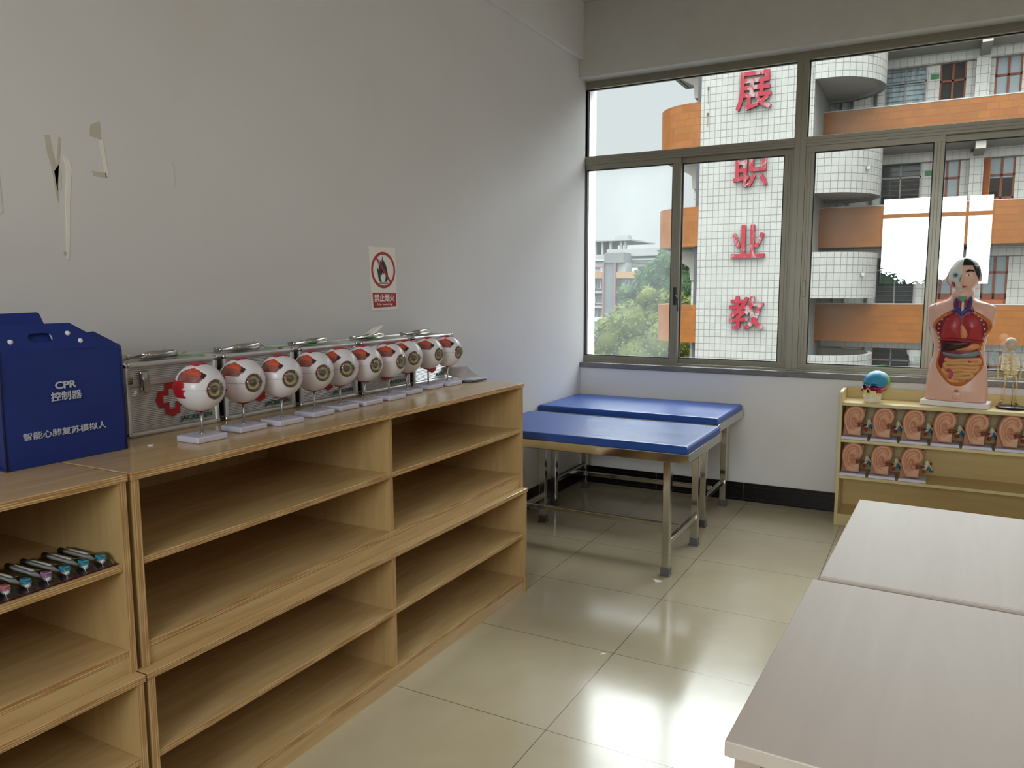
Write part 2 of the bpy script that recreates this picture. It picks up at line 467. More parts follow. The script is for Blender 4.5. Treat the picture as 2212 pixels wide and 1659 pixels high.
struct(MB().box(.008, RX, -.01, 0, 0, .123).build('baseboard_window', M_SKIRT), 'black patterned tile skirting under the windows', 'skirting')
# marks on the left wall: peeled filler, old tape
M_FILL = M('filler_streak', (246, 240, 228), .7); M_STAIN = M('brown_tape_stain', (204, 196, 178), .6); M_PEEL = M('peeled_paint', (226, 218, 212), .7)
def wmark(name, poly, mat, lab):
    o = MB().prism(poly, .0012, 0, (0.0002, 0, 0), (0, 1, 0), (0, 0, 1)).build(name, mat, wl); o['label'] = lab
wmark('filler_streak', [(-3.776, 1.80), (-3.758, 1.785), (-3.752, 1.765), (-3.765, 1.66), (-3.772, 1.56), (-3.779, 1.5), (-3.786, 1.5), (-3.782, 1.58), (-3.777, 1.68), (-3.768, 1.755)], M_FILL, 'pale filler streak running down')
wmark('stain', [(-3.826, 1.846), (-3.812, 1.848), (-3.806, 1.80), (-3.798, 1.765), (-3.786, 1.848), (-3.779, 1.846), (-3.787, 1.79), (-3.797, 1.71), (-3.80, 1.66), (-3.806, 1.70), (-3.812, 1.76), (-3.822, 1.80)], M_STAIN, 'brown forked stain')
wmark('paint_flake', [(-3.805, 1.75), (-3.79, 1.77), (-3.784, 1.74), (-3.79, 1.70), (-3.80, 1.695)], M_PEEL, 'lifting flake of paint')
wmark('tape_stain', [(-3.69, 1.765), (-3.645, 1.765), (-3.642, 1.75), (-3.685, 1.752)], M_STAIN, 'short strip of old tape')
wmark('tape_stain', [(-3.685, 1.90), (-3.655, 1.915), (-3.655, 1.862), (-3.69, 1.868)], M_STAIN, 'corner of old tape')
wmark('filler_streak', [(-3.662, 1.86), (-3.648, 1.86), (-3.641, 1.80), (-3.636, 1.755), (-3.646, 1.752), (-3.651, 1.80)], M_FILL, 'short pale filler patch')
wmark('paint_flake', [(-3.406, 1.83), (-3.4, 1.832), (-3.398, 1.75), (-3.404, 1.75)], M_PEEL, 'thin scar in the paint')
wmark('stain', [(-3.99, 1.88), (-3.96, 1.88), (-3.955, 1.62), (-3.99, 1.60)], M_PEEL, 'rough patch at the edge')
wmark('paint_flake', [(-3.786, 1.511), (-3.794, 1.511), (-3.794, 1.522), (-3.786, 1.522)], M_STAIN, 'tiny brown square')

# ------------------------------------------------------------------ windows
def frame_rect(mb, x0, x1, z0, z1, wl_, wr, wb, wt, y0, y1, mi=0):
    if wb: mb.box(x0, x1, y0, y1, z0, z0+wb, mi)
    if wt: mb.box(x0, x1, y0, y1, z1-wt, z1, mi)
    if wl_: mb.box(x0, x0+wl_, y0, y1, z0+wb, z1-wt, mi)
    if wr: mb.box(x1-wr, x1, y0, y1, z0+wb, z1-wt, mi)
def rib(mb, x0, x1, z0, z1, y, horiz=True):
    """fine raised lines on an extruded profile"""
    if horiz:
        for k in (.3, .62): zz = z0+(z1-z0)*k; mb.box(x0, x1, y-.002, y, zz-.0015, zz+.0015)
    else:
        for k in (.3, .62): xx = x0+(x1-x0)*k; mb.box(xx-.0015, xx+.0015, y-.002, y, z0, z1)
def bay(i, x0, x1, first=False, seen=True, meet=None, haze=False):
    lab = ('window bay in the corner with a hazy left sash', 'window bay with two sliding sashes behind the skull model', 'window bay beyond the shelf', 'last window bay on the right')[i-1]
    r = thing('window_%d' % i, lab, 'window', (x0, .075, .884)); r['kind'] = 'structure'
    a, b = (x0, x1)
    m = MB(); frame_rect(m, a-.02 if first else a-.035, b+.035, .884, 2.858, .02 if first else .035, .035, .012, .05, .05, .125)
    m.box(a, b, .05, .125, 2.288, 2.345); rib(m, a, b, 2.288, 2.345, .05); rib(m, a, b, 2.808, 2.858, .05)
    m.build('window_frame', M_ALU, r, bevel=.002)
    m = MB(); frame_rect(m, a, b, 2.345, 2.808, .006, .006, .006, .006, .078, .094)
    m.build('gasket', M_GASK, r)
    MB().box(a+.004, b-.004, .084, .089, 2.349, 2.804).build('fixed_pane', M_GLASS, r)
    mt = meet or (a+b)/2
    for k, (s0, s1, y) in enumerate(((a, mt+.025, .058), (mt-.025, b, .092))):
        l_ = .004 if (first and k == 0) else .052 if k == 0 else .05
        m = MB(); frame_rect(m, s0, s1, .896, 2.29, l_, .055 if k == 0 else .062, .034, .038, y, y+.026)
        rib(m, s0, s1, .896, .93, y); rib(m, s1-.055, s1, .93, 2.25, y, False)
        if l_ > .01: rib(m, s0, s0+l_, .93, 2.25, y, False)
        sh = m.build('sliding_sash', M_ALU, r, bevel=.0015)
        i0, i1 = s0+l_, s1-(.055 if k == 0 else .062)
        m = MB(); frame_rect(m, i0, i1, .93, 2.252, .006, .006, .006, .006, y+.004, y+.022); m.build('gasket', M_GASK, sh)
        MB().box(i0+.003, i1-.003, y+.010, y+.015, .933, 2.249).build('pane', M_GLASSH if (haze and k == 0) else (M_GLASSR if i == 2 else M_GLASS), sh)
    if first:
        m = MB().box(mt-.006, mt+.014, .038, .058, 1.30, 1.42).box(mt+.002, mt+.012, .026, .04, 1.33, 1.40)
        m.tube([(mt+.01, .03, 1.365), (mt+.028, .022, 1.345), (mt+.034, .02, 1.26)], [.007, .006, .005], 8)
        m.build('latch', M_BLACK, r, bevel=.002)
    else:
        m = MB().box(a+.012, a+.03, .045, .058, 1.36, 1.46); m.build('latch', M_ALU, r, bevel=.002)
bay(1, .0, 1.42, True, meet=.672, haze=True); bay(2, 1.49, 2.91, meet=2.225); bay(3, 2.98, 4.40); bay(4, 4.47, 5.95)
for k, (x0, x1, labl) in enumerate(((1.45, 2.95, 'high rear window reflected in the glass'),)):
    r = thing('window_%d' % (5+k), labl, 'window', (x0, RY, 1.45)); r['kind'] = 'structure'
    m = MB(); frame_rect(m, x0, x1, 1.45, 2.8, .03, .03, .03, .03, RY-.11, RY-.05)
    m.box(x0, x1, RY-.11, RY-.05, 2.48, 2.54); m.box(x1-.37, x1-.33, RY-.11, RY-.05, 1.45, 2.8); m.build('window_frame', M_ALU, r)
    MB().box(x0+.02, x1-.02, RY-.083, RY-.079, 1.47, 2.78).build('pane', M_GLASS, r)

# ------------------------------------------------------------------ plywood shelf units
T = .018
def hboard(mb, x0, x1, y0, y1, z0, z1): mb.box(x0, x1, y0, y1, z0, z1, 0, mats={'+x': 1, '-y': 1, '+y': 1})
def unit(y0, y1, z0, zt, D, shelves, rail, divs, label):
    """y0..y1 along the wall, depth D, shelf tops, plinth rail (z0, z1)"""
    r = thing('shelf_unit', label, 'shelf unit', (D/2, (y0+y1)/2, z0), 'stacked plywood shelf units along the left wall')
    m = MB(); hboard(m, .004, D, y0, y1, zt-T, zt); m.build('top', [M_WOOD, M_PLYH], r, bevel=.002)
    ins = .004
    for (a, b) in ((y0+.004, y0+.004+T), (y1-.004-T, y1-.004)):
        MB().box(.004, D-ins, a, b, z0, zt-T, 0, mats={'+x': 1}).build('side_panel', [M_WOODV, M_PLYV], r)
    ya, yb = y0+.004+T, y1-.004-T
    MB().box(.004, .010, ya, yb, z0, zt-T).build('back_panel', M_WOODV, r)
    for zs in shelves:
        m = MB(); hboard(m, .010, D-.008, ya, yb, zs-T, zs); m.build('shelf', [M_WOOD, M_PLYH], r, bevel=.0015)
    MB().box(D-.026, D-.010, ya, yb, rail[0], rail[1]).build('plinth_rail', M_WOOD, r)
    zz = [zt-T]+[s for q in shelves for s in (q, q-T)]
    for yd in divs:
        for k in range(len(shelves)):
            top = zz[2*k]; bot = zz[2*k+1]
            MB().box(.010, D-.012, yd-T/2, yd+T/2, bot, top, 0, mats={'+x': 1}).build('divider', [M_WOODV, M_PLYV], r)
    for yy in (ya+.012, yb-.012):
        MB().lathe([(0, 0), (.007, 0), (.007, .004), (0, .004)], 12, 0, (D-.055, yy, zt-T-.004)).build('cam_screw', M_BLACK, r)
    return r
unit(-4.045, -2.052, .4955, .98, .607, (.768, .556), (.4955, .538), (-3.04,), 'upper plywood shelf unit carrying the cases and eyeball models')
unit(-4.055, -2.070, .0, .4948, .636, (.283, .068), (.0, .05), (-3.072,), 'lower plywood shelf unit standing on the floor by the blue beds')
unit(-6.05, -4.052, .4955, .98, .605, (.766, .553), (.4955, .535), (-5.05,), 'upper plywood shelf unit holding toothbrush packs under the blue bag')
unit(-6.05, -4.060, .0, .4948, .636, (.29, .068), (.0, .05), (-5.05,), 'lower plywood shelf unit at the bottom left corner of the view')

# ------------------------------------------------------------------ treatment beds
M_VINYL = None
n = NT('blue_vinyl'); f = n.noise(n.coords(), 3, 3); g = n.noise(n.coords((1, 3, 1)), 7, 3, .5, 1.5)
n.bsdf(n.mix(f, lin((24, 66, 142)), lin((32, 78, 158))), .34, 0, .5, bump=g, bstr=.2, bdist=.005); M_VINYL = n.m
def mattress(mb, x0, x1, y0, y1, z0, z1, seed):
    rnd = random.Random(seed); nu, nv = 40, 24; rr = .016
    wr = [(rnd.uniform(0, 1), rnd.uniform(0, 1), rnd.uniform(.05, .16), rnd.uniform(-.003, .003)) for _ in range(14)]
    def top(u, v):
        x = x0+(x1-x0)*u; y = y0+(y1-y0)*v
        e = min(x-x0, x1-x, y-y0, y1-y); dz = 0 if e > rr else rr-math.sqrt(max(0, rr*rr-(rr-e)**2))
        z = z1-dz*.8+.004*math.sin(PI*u)*math.sin(PI*v)
        for (a, b, s_, h_) in wr: z += h_*math.exp(-(((u-a)*2)**2+(v-b)**2)/s_**2)*(1 if e > .03 else 0)
        return (x, y, z)
    ease = lambda t: t if .04 < t < .96 else t
    us = [0, .004, .008, .014]+[i/nu for i in range(1, nu)]+[.986, .992, .996, 1]
    vs = [0, .008, .016, .026]+[i/nv for i in range(1, nv)]+[.974, .984, .992, 1]
    v = [top(a, b) for b in vs for a in us]; W_ = len(us); f = []
    for j in range(len(vs)-1):
        for i in range(W_-1): f.append((j*W_+i, j*W_+i+1, (j+1)*W_+i+1, (j+1)*W_+i))
    mb.add(v, f, 0, smooth=True)
    ring = [i for i in range(W_)]+[(j+1)*W_-1 for j in range(1, len(vs))]+[(len(vs)-1)*W_+i for i in range(W_-2, -1, -1)]+[j*W_ for j in range(len(vs)-2, 0, -1)]
    pts = [v[i] for i in ring]; lo = []
    for k, p in enumerate(pts):
        zz = z0+.001*math.sin(k*.9)
        lo.append((p[0], p[1], zz))
    b = len(pts); mb.add(pts+lo, [(k, (k+1) % b, b+(k+1) % b, b+k) for k in range(b)], 0, smooth=False)
    mb.add(lo, [tuple(range(b))], 0)
def bed(x0, x1, y0, y1, lx, ly, label, seed):
    r = thing('treatment_bed', label, 'treatment bed', ((x0+x1)/2, (y0+y1)/2, 0), 'blue treatment beds in the window corner')
    m = MB(); mattress(m, x0+.004, x1-.008, y0+.006, y1-.004, .627, .664, seed); m.build('mattress', M_VINYL, r)
    m = MB()
    m.box(x0, x1, y0, y0+.022, .580, .6265); m.box(x0, x1, y1-.022, y1, .580, .6265)
    m.box(x0, x0+.022, y0+.022, y1-.022, .580, .6265); m.box(x1-.022, x1, y0+.022, y1-.022, .580, .6265)
    m.box(x0+.022, x1-.022, y0+.022, y1-.022, .612, .62)
    m.build('frame', M_CHROME, r, bevel=.004)
    for x in lx:
        for y in ly:
            lg = MB().box(x-.019, x+.019, y-.019, y+.019, .04, .6118).build('leg', M_CHROME, r, bevel=.003)
            m = MB().box(x-.022, x+.022, y-.022, y+.022, .0, .042); m.box(x-.026, x+.026, y-.026, y+.026, 0, .006)
            m.build('foot', M('grey_plastic_foot', (92, 92, 94), .35), lg, bevel=.002)
        MB().box(x-.012, x+.012, ly[0]+.019, ly[1]-.019, .150, .175).build('stretcher', M_CHROME, r, bevel=.002)
    ym = (ly[0]+ly[1])/2
    MB().box(lx[0]+.012, lx[1]-.012, ym-.0125, ym+.0125, .160, .185).build('stretcher', M_CHROME, r, bevel=.002)
bed(.07, 1.262, -1.622, -.965, (.215, 1.148), (-1.572, -1.052), 'nearer blue treatment bed on chrome legs beside the plywood shelving', 3)
bed(.012, 1.19, -.738, -.085, (.118, 1.097), (-.695, -.185), 'farther blue treatment bed tight against the wall under the windows', 5)

# ------------------------------------------------------------------ laminate tables at the right
def table(y0, y1, x0, z, label, rot, piv):
    r = thing('work_table', label, 'table', (piv[0], piv[1], 0), 'pale laminate tables at the right', rot)
    x1 = x0+1.2; L = lambda v: v
    def b(name, a, mat, bev=.002, par=None):
        m = MB().box(a[0]-piv[0], a[1]-piv[0], a[2]-piv[1], a[3]-piv[1], a[4], a[5]); return m.build(name, mat, par or r, world=False, bevel=bev)
    b('tabletop', (x0, x1, y0, y1, z-.025, z), M_TABLE)
    for (a, c) in ((x0+.012, x0+.05), (x1-.05, x1-.012)): b('side_panel', (a, c, y0+.012, y1-.008, 0, z-.025), M_TABLES)
    b('front_panel', (x0+.05, x1-.05, y0+.022, y0+.04, .06, z-.025), M_TABLES)
    b('back_panel', (x0+.05, x1-.05, y1-.03, y1-.012, .06, z-.025), M_TABLES)
    b('shelf', (x0+.05, x1-.05, y0+.04, y1-.03, .34, .36), M_TABLES)
    return r
RT = -.033
table(-4.093, -3.349, 2.034, .746, 'nearer pale laminate table filling the bottom right corner', RT, (2.034, -3.349))
table(-3.333, -2.577, 2.048, .75, 'farther pale laminate table next to the ear model shelf', RT, (2.048, -3.333))

# ------------------------------------------------------------------ low yellow shelf for the ear models
r = thing('display_shelf', 'low yellow laminate shelf of ear models under the window', 'display shelf', (2.4, -.15, 0))
X0, X1, YF = 1.785, 3.20, -.292
def yb(name, *a, mats=None):
    m = MB().box(*a, mats={'-y': 1, '-x': 0}); return m.build(name, [M_YWOOD, M_YEDGE], r, bevel=.0015)
def side(xa):
    m = MB().prism([(YF, 0), (YF, .800), (YF+.012, .808), (-.030, .808), (-.022, .808), (-.022, 0)], T, 0, (xa, 0, 0), (0, 1, 0), (0, 0, 1)); return m.build('side_panel', [M_YEDGE], r, bevel=.001)
side(X0); side(X1-T)
xa, xb = X0+T, X1-T
MB().box(xa, xb, -.034, -.022, 0, .806).build('back_panel', [M_YWOOD], r)
for zt in (.744, .525, .305, .07): yb('shelf', xa, xb, YF+.002, -.034, zt-T, zt)
yb('plinth', xa, xb, YF+.004, YF+.02, 0, .052)

# ------------------------------------------------------------------ added fill lamps, unseen above the frame
M_TUBE = NT('fill_tube'); e_ = M_TUBE.n('ShaderNodeEmission'); e_.inputs[0].default_value = (1, .98, .94, 1); e_.inputs[1].default_value = 2.0; M_TUBE.l(e_.outputs[0], M_TUBE.out.inputs[0]); M_TUBE = M_TUBE.m
FILL_W = 7
for i, (x, y) in enumerate(((1.6, -5.6), (4.2, -5.6), (5.0, -3.4))):
    r = thing('added_fill_lamp', 'added twin tube fill lamp %s' % ('over the aisle behind the camera', 'over the right rear of the room', 'near the right wall')[i], 'fill lamp', (x, y, RZ), 'added fill lamps above the frame')
    MB().box(x-.6, x+.6, y-.09, y+.09, RZ-.06, RZ-.001).build('housing', M_WHITE, r, bevel=.006)
    for dy in (-.045, .045): MB().tube([(x-.58, y+dy, RZ-.075), (x+.58, y+dy, RZ-.075)], .014, 10).build('tube', M_TUBE, r)
    l = light('fill_light', 'AREA', (x, y, RZ-.10), FILL_W, (1, .98, .96), 1.2, .2)
# ------------------------------------------------------------------ eyeball models
M_SCL = M('sclera_white', (226, 222, 228), .28, var=.02, vs=3)
M_LAV = M('lavender_white_base', (206, 204, 224), .35, var=.02)
n = NT('retina'); t = n.n('ShaderNodeTexCoord'); 
vz = n.noise(n.coords((60, 60, 60)), .6, 5, .7, 2.0)
n.bsdf(n.mix(n.ramp(vz, .42, .58), lin((188, 70, 44)), lin((206, 92, 58))), .45); M_RET = n.m
n = NT('choroid'); vz = n.noise(n.coords((60, 60, 90)), .8, 5, .7, 3.0)
n.bsdf(n.mix(n.ramp(vz, .4, .6), lin((126, 60, 60)), lin((156, 96, 84))), .45); M_CHO = n.m
M_MUS = M('muscle_red', (176, 22, 40), .45)
M_DKB = M('ciliary_dark', (52, 36, 34), .5)
M_SEAM = M('seam_grey', (96, 84, 92), .5)
n = NT('iris_rings'); t = n.n('ShaderNodeTexCoord'); s_ = n.n('ShaderNodeSeparateXYZ'); n.l(t.outputs['Object'], s_.inputs[0])
rr = n.math('SQRT', n.math('ADD', n.math('POWER', s_.outputs[1], 2), n.math('POWER', s_.outputs[2], 2)))
wv = n.math('SINE', n.math('MULTIPLY', rr, 480))
n.bsdf(n.mix(n.ramp(wv, -.6, .6), lin((150, 128, 98)), lin((226, 208, 170))), .16, .45); M_IRIS = n.m
R0 = .0692; EC = .153
def eye_model():
    r = thing('eyeball_model', 'eyeball', 'anatomical model', (0, 0, 0), 'eyeball models on the plywood counter')
    m = MB().prism([(-.046, -.056), (.046, -.056), (.046, .056), (-.046, .056)], .003, 0, (0, 0, 0), (1, 0, 0), (0, 1, 0))
    m = MB(); m.box(-.045, .045, -.053, .053, 0, .018); b = m.build('base', M_LAV, r, world=False, bevel=.004)
    text_part('lettering', 'JACKETEN', (.075, .012), M('grey_print', (168, 166, 182), .4), b, (-.030, -.040, .0181), (0, 1, 0), (-1, 0, 0), .01, .0003, world=False)
    MB().tube([(0, 0, .017), (0, 0, EC-R0+.003)], .0038, 12).lathe([(0, .018), (.008, .018), (.007, .022), (.0038, .023)], 14).build('pole', M_STEEL, r, world=False)
    # shell: sphere with the upper side window cut out
    win = [(-112, 23), (-75, 18), (-40, 19), (-17, 37), (-38, 52), (-66, 64), (-95, 54), (-118, 40)]
    def inside(a, e, poly):
        c = False; j = len(poly)-1
        for i in range(len(poly)):
            if (poly[i][1] > e) != (poly[j][1] > e) and a < (poly[j][0]-poly[i][0])*(e-poly[i][1])/(poly[j][1]-poly[i][1])+poly[i][0]: c = not c
            j = i
        return c
    P = lambda rad: (lambda u, v: (rad*math.cos((v-.5)*PI)*math.cos(2*PI*(u-.5)), rad*math.cos((v-.5)*PI)*math.sin(2*PI*(u-.5)), rad*math.sin((v-.5)*PI)))
    ang = lambda u, v: (360*(u-.5), 180*(v-.5))
    notcorn = lambda u, v: math.cos(math.radians(ang(u, v)[1]))*math.cos(math.radians(ang(u, v)[0])) < math.cos(math.radians(23.5))
    m = MB().grid(P(R0), 120, 60, keep=lambda u, v: not inside(*ang(u, v), win) and notcorn(u, v))
    eb = m.build('eyeball', M_SCL, r, world=False, solid=.004); eb.location = (0, 0, EC)
    band = [(-135, 43), (-92, 42), (-62, 40), (-37, 36), (-30, 44), (-20, 70), (-135, 75)]
    dark = [(-37, 31), (-10, 30), (-10, 48), (-33, 45)]
    m = MB().grid(P(R0-.0045), 180, 90, keep=lambda u, v: -135 < ang(u, v)[0] < -8 and 5 < ang(u, v)[1] < 74,
                  mfn=lambda u, v: 2 if inside(*ang(u, v), dark) else (0 if inside(*ang(u, v), band) else 1))
    o = m.build('inner_layer', [M_RET, M_CHO, M_DKB], eb, world=False); o['label'] = 'orange and brown inner layers shown in the cut window'
    m = MB()
    for i in range(96): pass
    m.lathe([(R0-.0002, -.0005), (R0+.0004, -.0003), (R0+.0004, .0003), (R0-.0002, .0005)], 96)
    m.build('seam', M_SEAM, eb, world=False)
    for k in range(4):   # four straight muscles
        q = k*PI/2
        def fn(u, v, q=q):
            a = math.radians(-172+u*(96+ (0 if k else 3)*math.sin(v*19)+3*math.sin(v*31+k))); e = math.radians(-20+40*v)
            x = (R0+.0022*math.sin(PI*v)+.0006)*math.cos(e)*math.cos(a); y = (R0+.0022*math.sin(PI*v)+.0006)*math.cos(e)*math.sin(a); z = (R0+.002)*math.sin(e)
            return (x, y*math.cos(q)-z*math.sin(q), y*math.sin(q)+z*math.cos(q))
        MB().grid(fn, 24, 14).build('muscle', M_MUS, eb, world=False, solid=.0012)
    # nerve stub, iris and clear cornea
    MB().tube([(-R0+.004, 0, 0), (-R0-.012, 0, 0)], [.012, .009], 14).build('optic_nerve', M('nerve_cream', (222, 196, 150), .5), eb, world=False)
    a0 = math.radians(23.5); rc = R0*math.sin(a0); xc = R0*math.cos(a0)
    MB().lathe([(rc, xc-.001), (rc*.72, xc-.003), (rc*.38, xc-.001), (rc*.30, xc-.004)], 40, axis='x').build('iris', M_IRIS, eb, world=False)
    MB().lathe([(rc*.31, xc-.0045), (rc*.2, xc-.002), (0, xc-.001)], 24, axis='x').build('lens', M('lens_grey', (120, 116, 112), .08, .7), eb, world=False)
    MB().lathe([(rc*1.03, xc-.002), (rc*1.04, xc+.0002), (rc*1.0, xc+.0010), (rc*.97, xc-.001)], 40, axis='x').build('cornea_rim', M('rim_brown', (140, 104, 92), .25), eb, world=False)
    prof = [(rc*math.cos(t_), xc+.0005+.0125*math.sin(t_)) for t_ in [PI/2*k/8 for k in range(9)]]
    MB().lathe(prof, 32, axis='x').build('cornea', M_CLEAR, eb, world=False)
    return r, eb
e0, eb0 = eye_model()
EY = [(.414, -3.680, -1), (.392, -3.506, -11), (.412, -3.366, -16), (.388, -3.190, -17), (.373, -3.041, -23), (.372, -2.900, -8), (.370, -2.750, -2), (.333, -2.582, -23), (.313, -2.396, -6), (.322, -2.256, -4)]
ordn = ('first', 'second', 'third', 'fourth', 'fifth', 'sixth', 'seventh', 'eighth', 'ninth', 'tenth')
for i, (x, y, a) in enumerate(EY):
    lab = 'white eyeball model on a stand, %s in the row counted from the blue bag' % ordn[i]
    if i == 9: lab = 'white eyeball model on a stand beside the leaflets, at the far end of the row'
    if i == 0: lab = 'white eyeball model on a stand, first of the row, nearest the blue bag'
    o = e0 if i == 0 else copy_tree(e0, (x, y, .98), lab)
    o.location = (x, y, .9802); o['label'] = lab
    for ch in bpy.data.objects:
        if ch.parent == o and ch.name.startswith('eyeball'): ch.rotation_euler = (0, math.radians(2.5), math.radians(a))

# ------------------------------------------------------------------ aluminium cases
CL, CH, CD = .322, .218, .2
M_GRN = M('case_green_print', (20, 92, 78), .5); M_TAG = M('green_tag', (92, 190, 84), .45); M_CORD = M('pale_cord', (206, 206, 170), .6)
def case(with_logo=True):
    r = thing('equipment_case', 'case', 'case', (0, 0, 0), 'aluminium cases along the left wall')
    e = .012; L2 = CL/2; D2 = CD/2
    m = MB(); m.box(-D2+.004, D2-.006, -L2+.004, L2-.004, .004, CH-.004)
    nr = 34; z0, z1 = .016, CH-.016      # ribbed sheet front and ends
    prof = []
    for k in range(nr*2+1): prof.append((D2-.0045 if k % 2 else D2-.0062, z0+(z1-z0)*k/(nr*2)))
    for k in range(len(prof)-1):
        (xa, za), (xb_, zb) = prof[k], prof[k+1]
        m.add([(xa, -L2+e, za), (xa, L2-e, za), (xb_, L2-e, zb), (xb_, -L2+e, zb)], [(0, 1, 2, 3)], 1)
        ya = -L2+.006-(xa-D2+.0062); yb_ = -L2+.006-(xb_-D2+.0062)
        m.add([(-D2+e, ya, za), (D2-e, ya, za), (D2-e, yb_, zb), (-D2+e, yb_, zb)], [(0, 1, 2, 3)], 1)
    m.build('shell', [M_STEEL, M_ALUD], r, world=False)
    def bar(a, b_, t=.0075):
        a = Vector(a); b_ = Vector(b_); c = (a+b_)/2; d = (b_-a)/2
        oth = [v_*t for v_ in (Vector((1, 0, 0)), Vector((0, 1, 0)), Vector((0, 0, 1))) if abs(v_.dot(d)) < 1e-6]
        mm = MB().obox(c, d, oth[0], oth[1]); mm.build('edge_rail', M_ALUS, r, world=False, bevel=.0055, seg=3)
    q = .0065; X, Y = D2-q, L2-q
    for (a, b_) in (((X, -Y, q), (X, Y, q)), ((X, -Y, CH-q), (X, Y, CH-q)), ((-X, -Y, CH-q), (-X, Y, CH-q)), ((X, -Y, q), (X, -Y, CH-q)), ((X, Y, q), (X, Y, CH-q)),
                    ((-X, -Y, q), (-X, -Y, CH-q)), ((-X, -Y, CH-q), (X, -Y, CH-q)), ((-X, Y, CH-q), (X, Y, CH-q)), ((-X, -Y, q), (X, -Y, q))): bar(a, b_)
    for (x, y, z) in ((X, -Y, q), (X, Y, q), (X, -Y, CH-q), (X, Y, CH-q), (-X, -Y, CH-q), (-X, Y, CH-q)):
        MB().sphere((x, y, z), .0105, 12, 8).build('corner_cap', M_CHROME, r, world=False)
    MB().box(D2-.008, D2-.001, -L2+.012, L2-.012, .150, .168).box(-D2+.012, D2-.012, -L2+.001, -L2+.008, .150, .168).build('lid_band', M_ALUS, r, world=False, bevel=.001)
    for y in (-L2+.058, L2-.058):       # two draw latches
        lt = MB().box(D2-.002, D2+.006, y-.017, y+.014, .152, .192).box(D2-.002, D2+.012, y-.012, y+.011, .135, .165).build('latch', M_CHROME, r, world=False, bevel=.004, seg=3)
        MB().tube([(D2+.008, y-.010, .185), (D2+.016, y-.012, .165), (D2+.016, y-.010, .14), (D2+.009, y-.004, .128), (D2+.009, y+.008, .13)], .0028, 8).build('wire_loop', M_CHROME, lt, world=False)
        MB().box(D2+.010, D2+.0145, y-.007, y+.012, .128, .17).build('hasp', M_STEEL, lt, world=False, bevel=.002)
    MB().box(D2-.001, D2+.004, -L2+.006, -L2+.02, .157, .178).build('hinge_stop', M_CHROME, r, world=False, bevel=.0015)
    # carrying handle lying on the lid
    h = MB(); hx0, hx1 = .005, .034
    h.tube([(-.012, -.088, CH+.005), (.002, -.074, CH+.009), (hx1-.006, -.062, CH+.013), (hx1+.004, -.05, CH+.0145), (hx1+.006, -.038, CH+.015), (hx1+.006, .045, CH+.016), (hx1-.002, .060, CH+.015), (.0, .074, CH+.009), (-.014, .086, CH+.005)], [.005, .006, .008, .011, .0125, .0125, .009, .006, .005], 14, flat=.72)
    hd = h.build('handle', M_CHROME, r, world=False)
    MB().box(-.022, -.004, -.098, -.076, CH-.001, CH+.016).box(-.022, -.004, .074, .096, CH-.001, CH+.016).build('handle_bracket', M_CHROME, hd, world=False, bevel=.003)
    MB().box(-.03, .012, -.035, .05, CH-.001, CH+.006).build('handle_plate', M_STEEL, hd, world=False, bevel=.002)
    # printed mark: red scalloped rosette with an open cross, and the green name
    cy, cz = -L2+.152, .1
    n_ = 72; pts = []
    for k in range(n_):
        t_ = 2*PI*k/n_; rad = .046+.0085*abs(math.cos(2*t_))**.7+.0016*math.cos(12*t_)
        if abs(math.sin(2*t_)) > .93: rad -= .007
        pts.append((cy+rad*math.cos(t_), cz+rad*math.sin(t_)))
    a, b_ = .011, .031
    cross = [(a, b_), (-a, b_), (-a, a), (-b_, a), (-b_, -a), (-a, -a), (-a, -b_), (a, -b_), (a, -a), (b_, -a), (b_, a), (a, a)]
    m = MB(); v = []; f = []
    def cr(t_):
        d = (math.cos(t_), math.sin(t_)); best = 9
        for i in range(12):
            p, q_ = cross[i], cross[(i+1) % 12]; ex, ey = q_[0]-p[0], q_[1]-p[1]; det = d[0]*(-ey)+ex*d[1]
            if abs(det) < 1e-12: continue
            tt = (p[0]*(-ey)+ex*p[1])/det; ss = (d[0]*p[1]-d[1]*p[0])/det
            if tt > 0 and -1e-6 <= ss <= 1+1e-6: best = min(best, tt)
        return (cy+d[0]*best, cz+d[1]*best)
    n_ = 144; xx = D2-.0036
    for k in range(n_):
        t_ = 2*PI*k/n_; o_p = pts[(k//2) % 72]; i_p = cr(t_); v += [(xx, o_p[0], o_p[1]), (xx, i_p[0], i_p[1])]
    for k in range(n_):
        j = (k+1) % n_; f.append((2*k, 2*j, 2*j+1, 2*k+1))
    m.add(v, f); m.build('cross_logo', M_RED, r, world=False)
    text_part('lettering', 'JACKETEN', (.118, .019), M_GRN, r, (D2-.0036, -L2+.176, .022), (0, 1, 0), (0, 0, 1), .022, .0004, world=False)
    return r
c0 = case()
cy0 = [-3.607, -3.2555, -2.912, -2.552, -2.2]
for i, y in enumerate(cy0):
    lab = 'ribbed aluminium case, %s from the blue bag, %s' % (ordn[i], ('flat green tag lying on its lid', 'green tag beside its chrome handle', 'small folded green tag under its handle', 'leaflet and green tag under its handle', 'at the counter end')[i])
    o = c0 if i == 0 else copy_tree(c0, (0, 0, 0), lab)
    o.location = (.112+(.004, -.002, .003, .0, .0)[i], y, .9802); o['label'] = lab
    o.rotation_euler = (0, 0, math.radians((-1.2, .8, .4, -.5, .3)[i]))
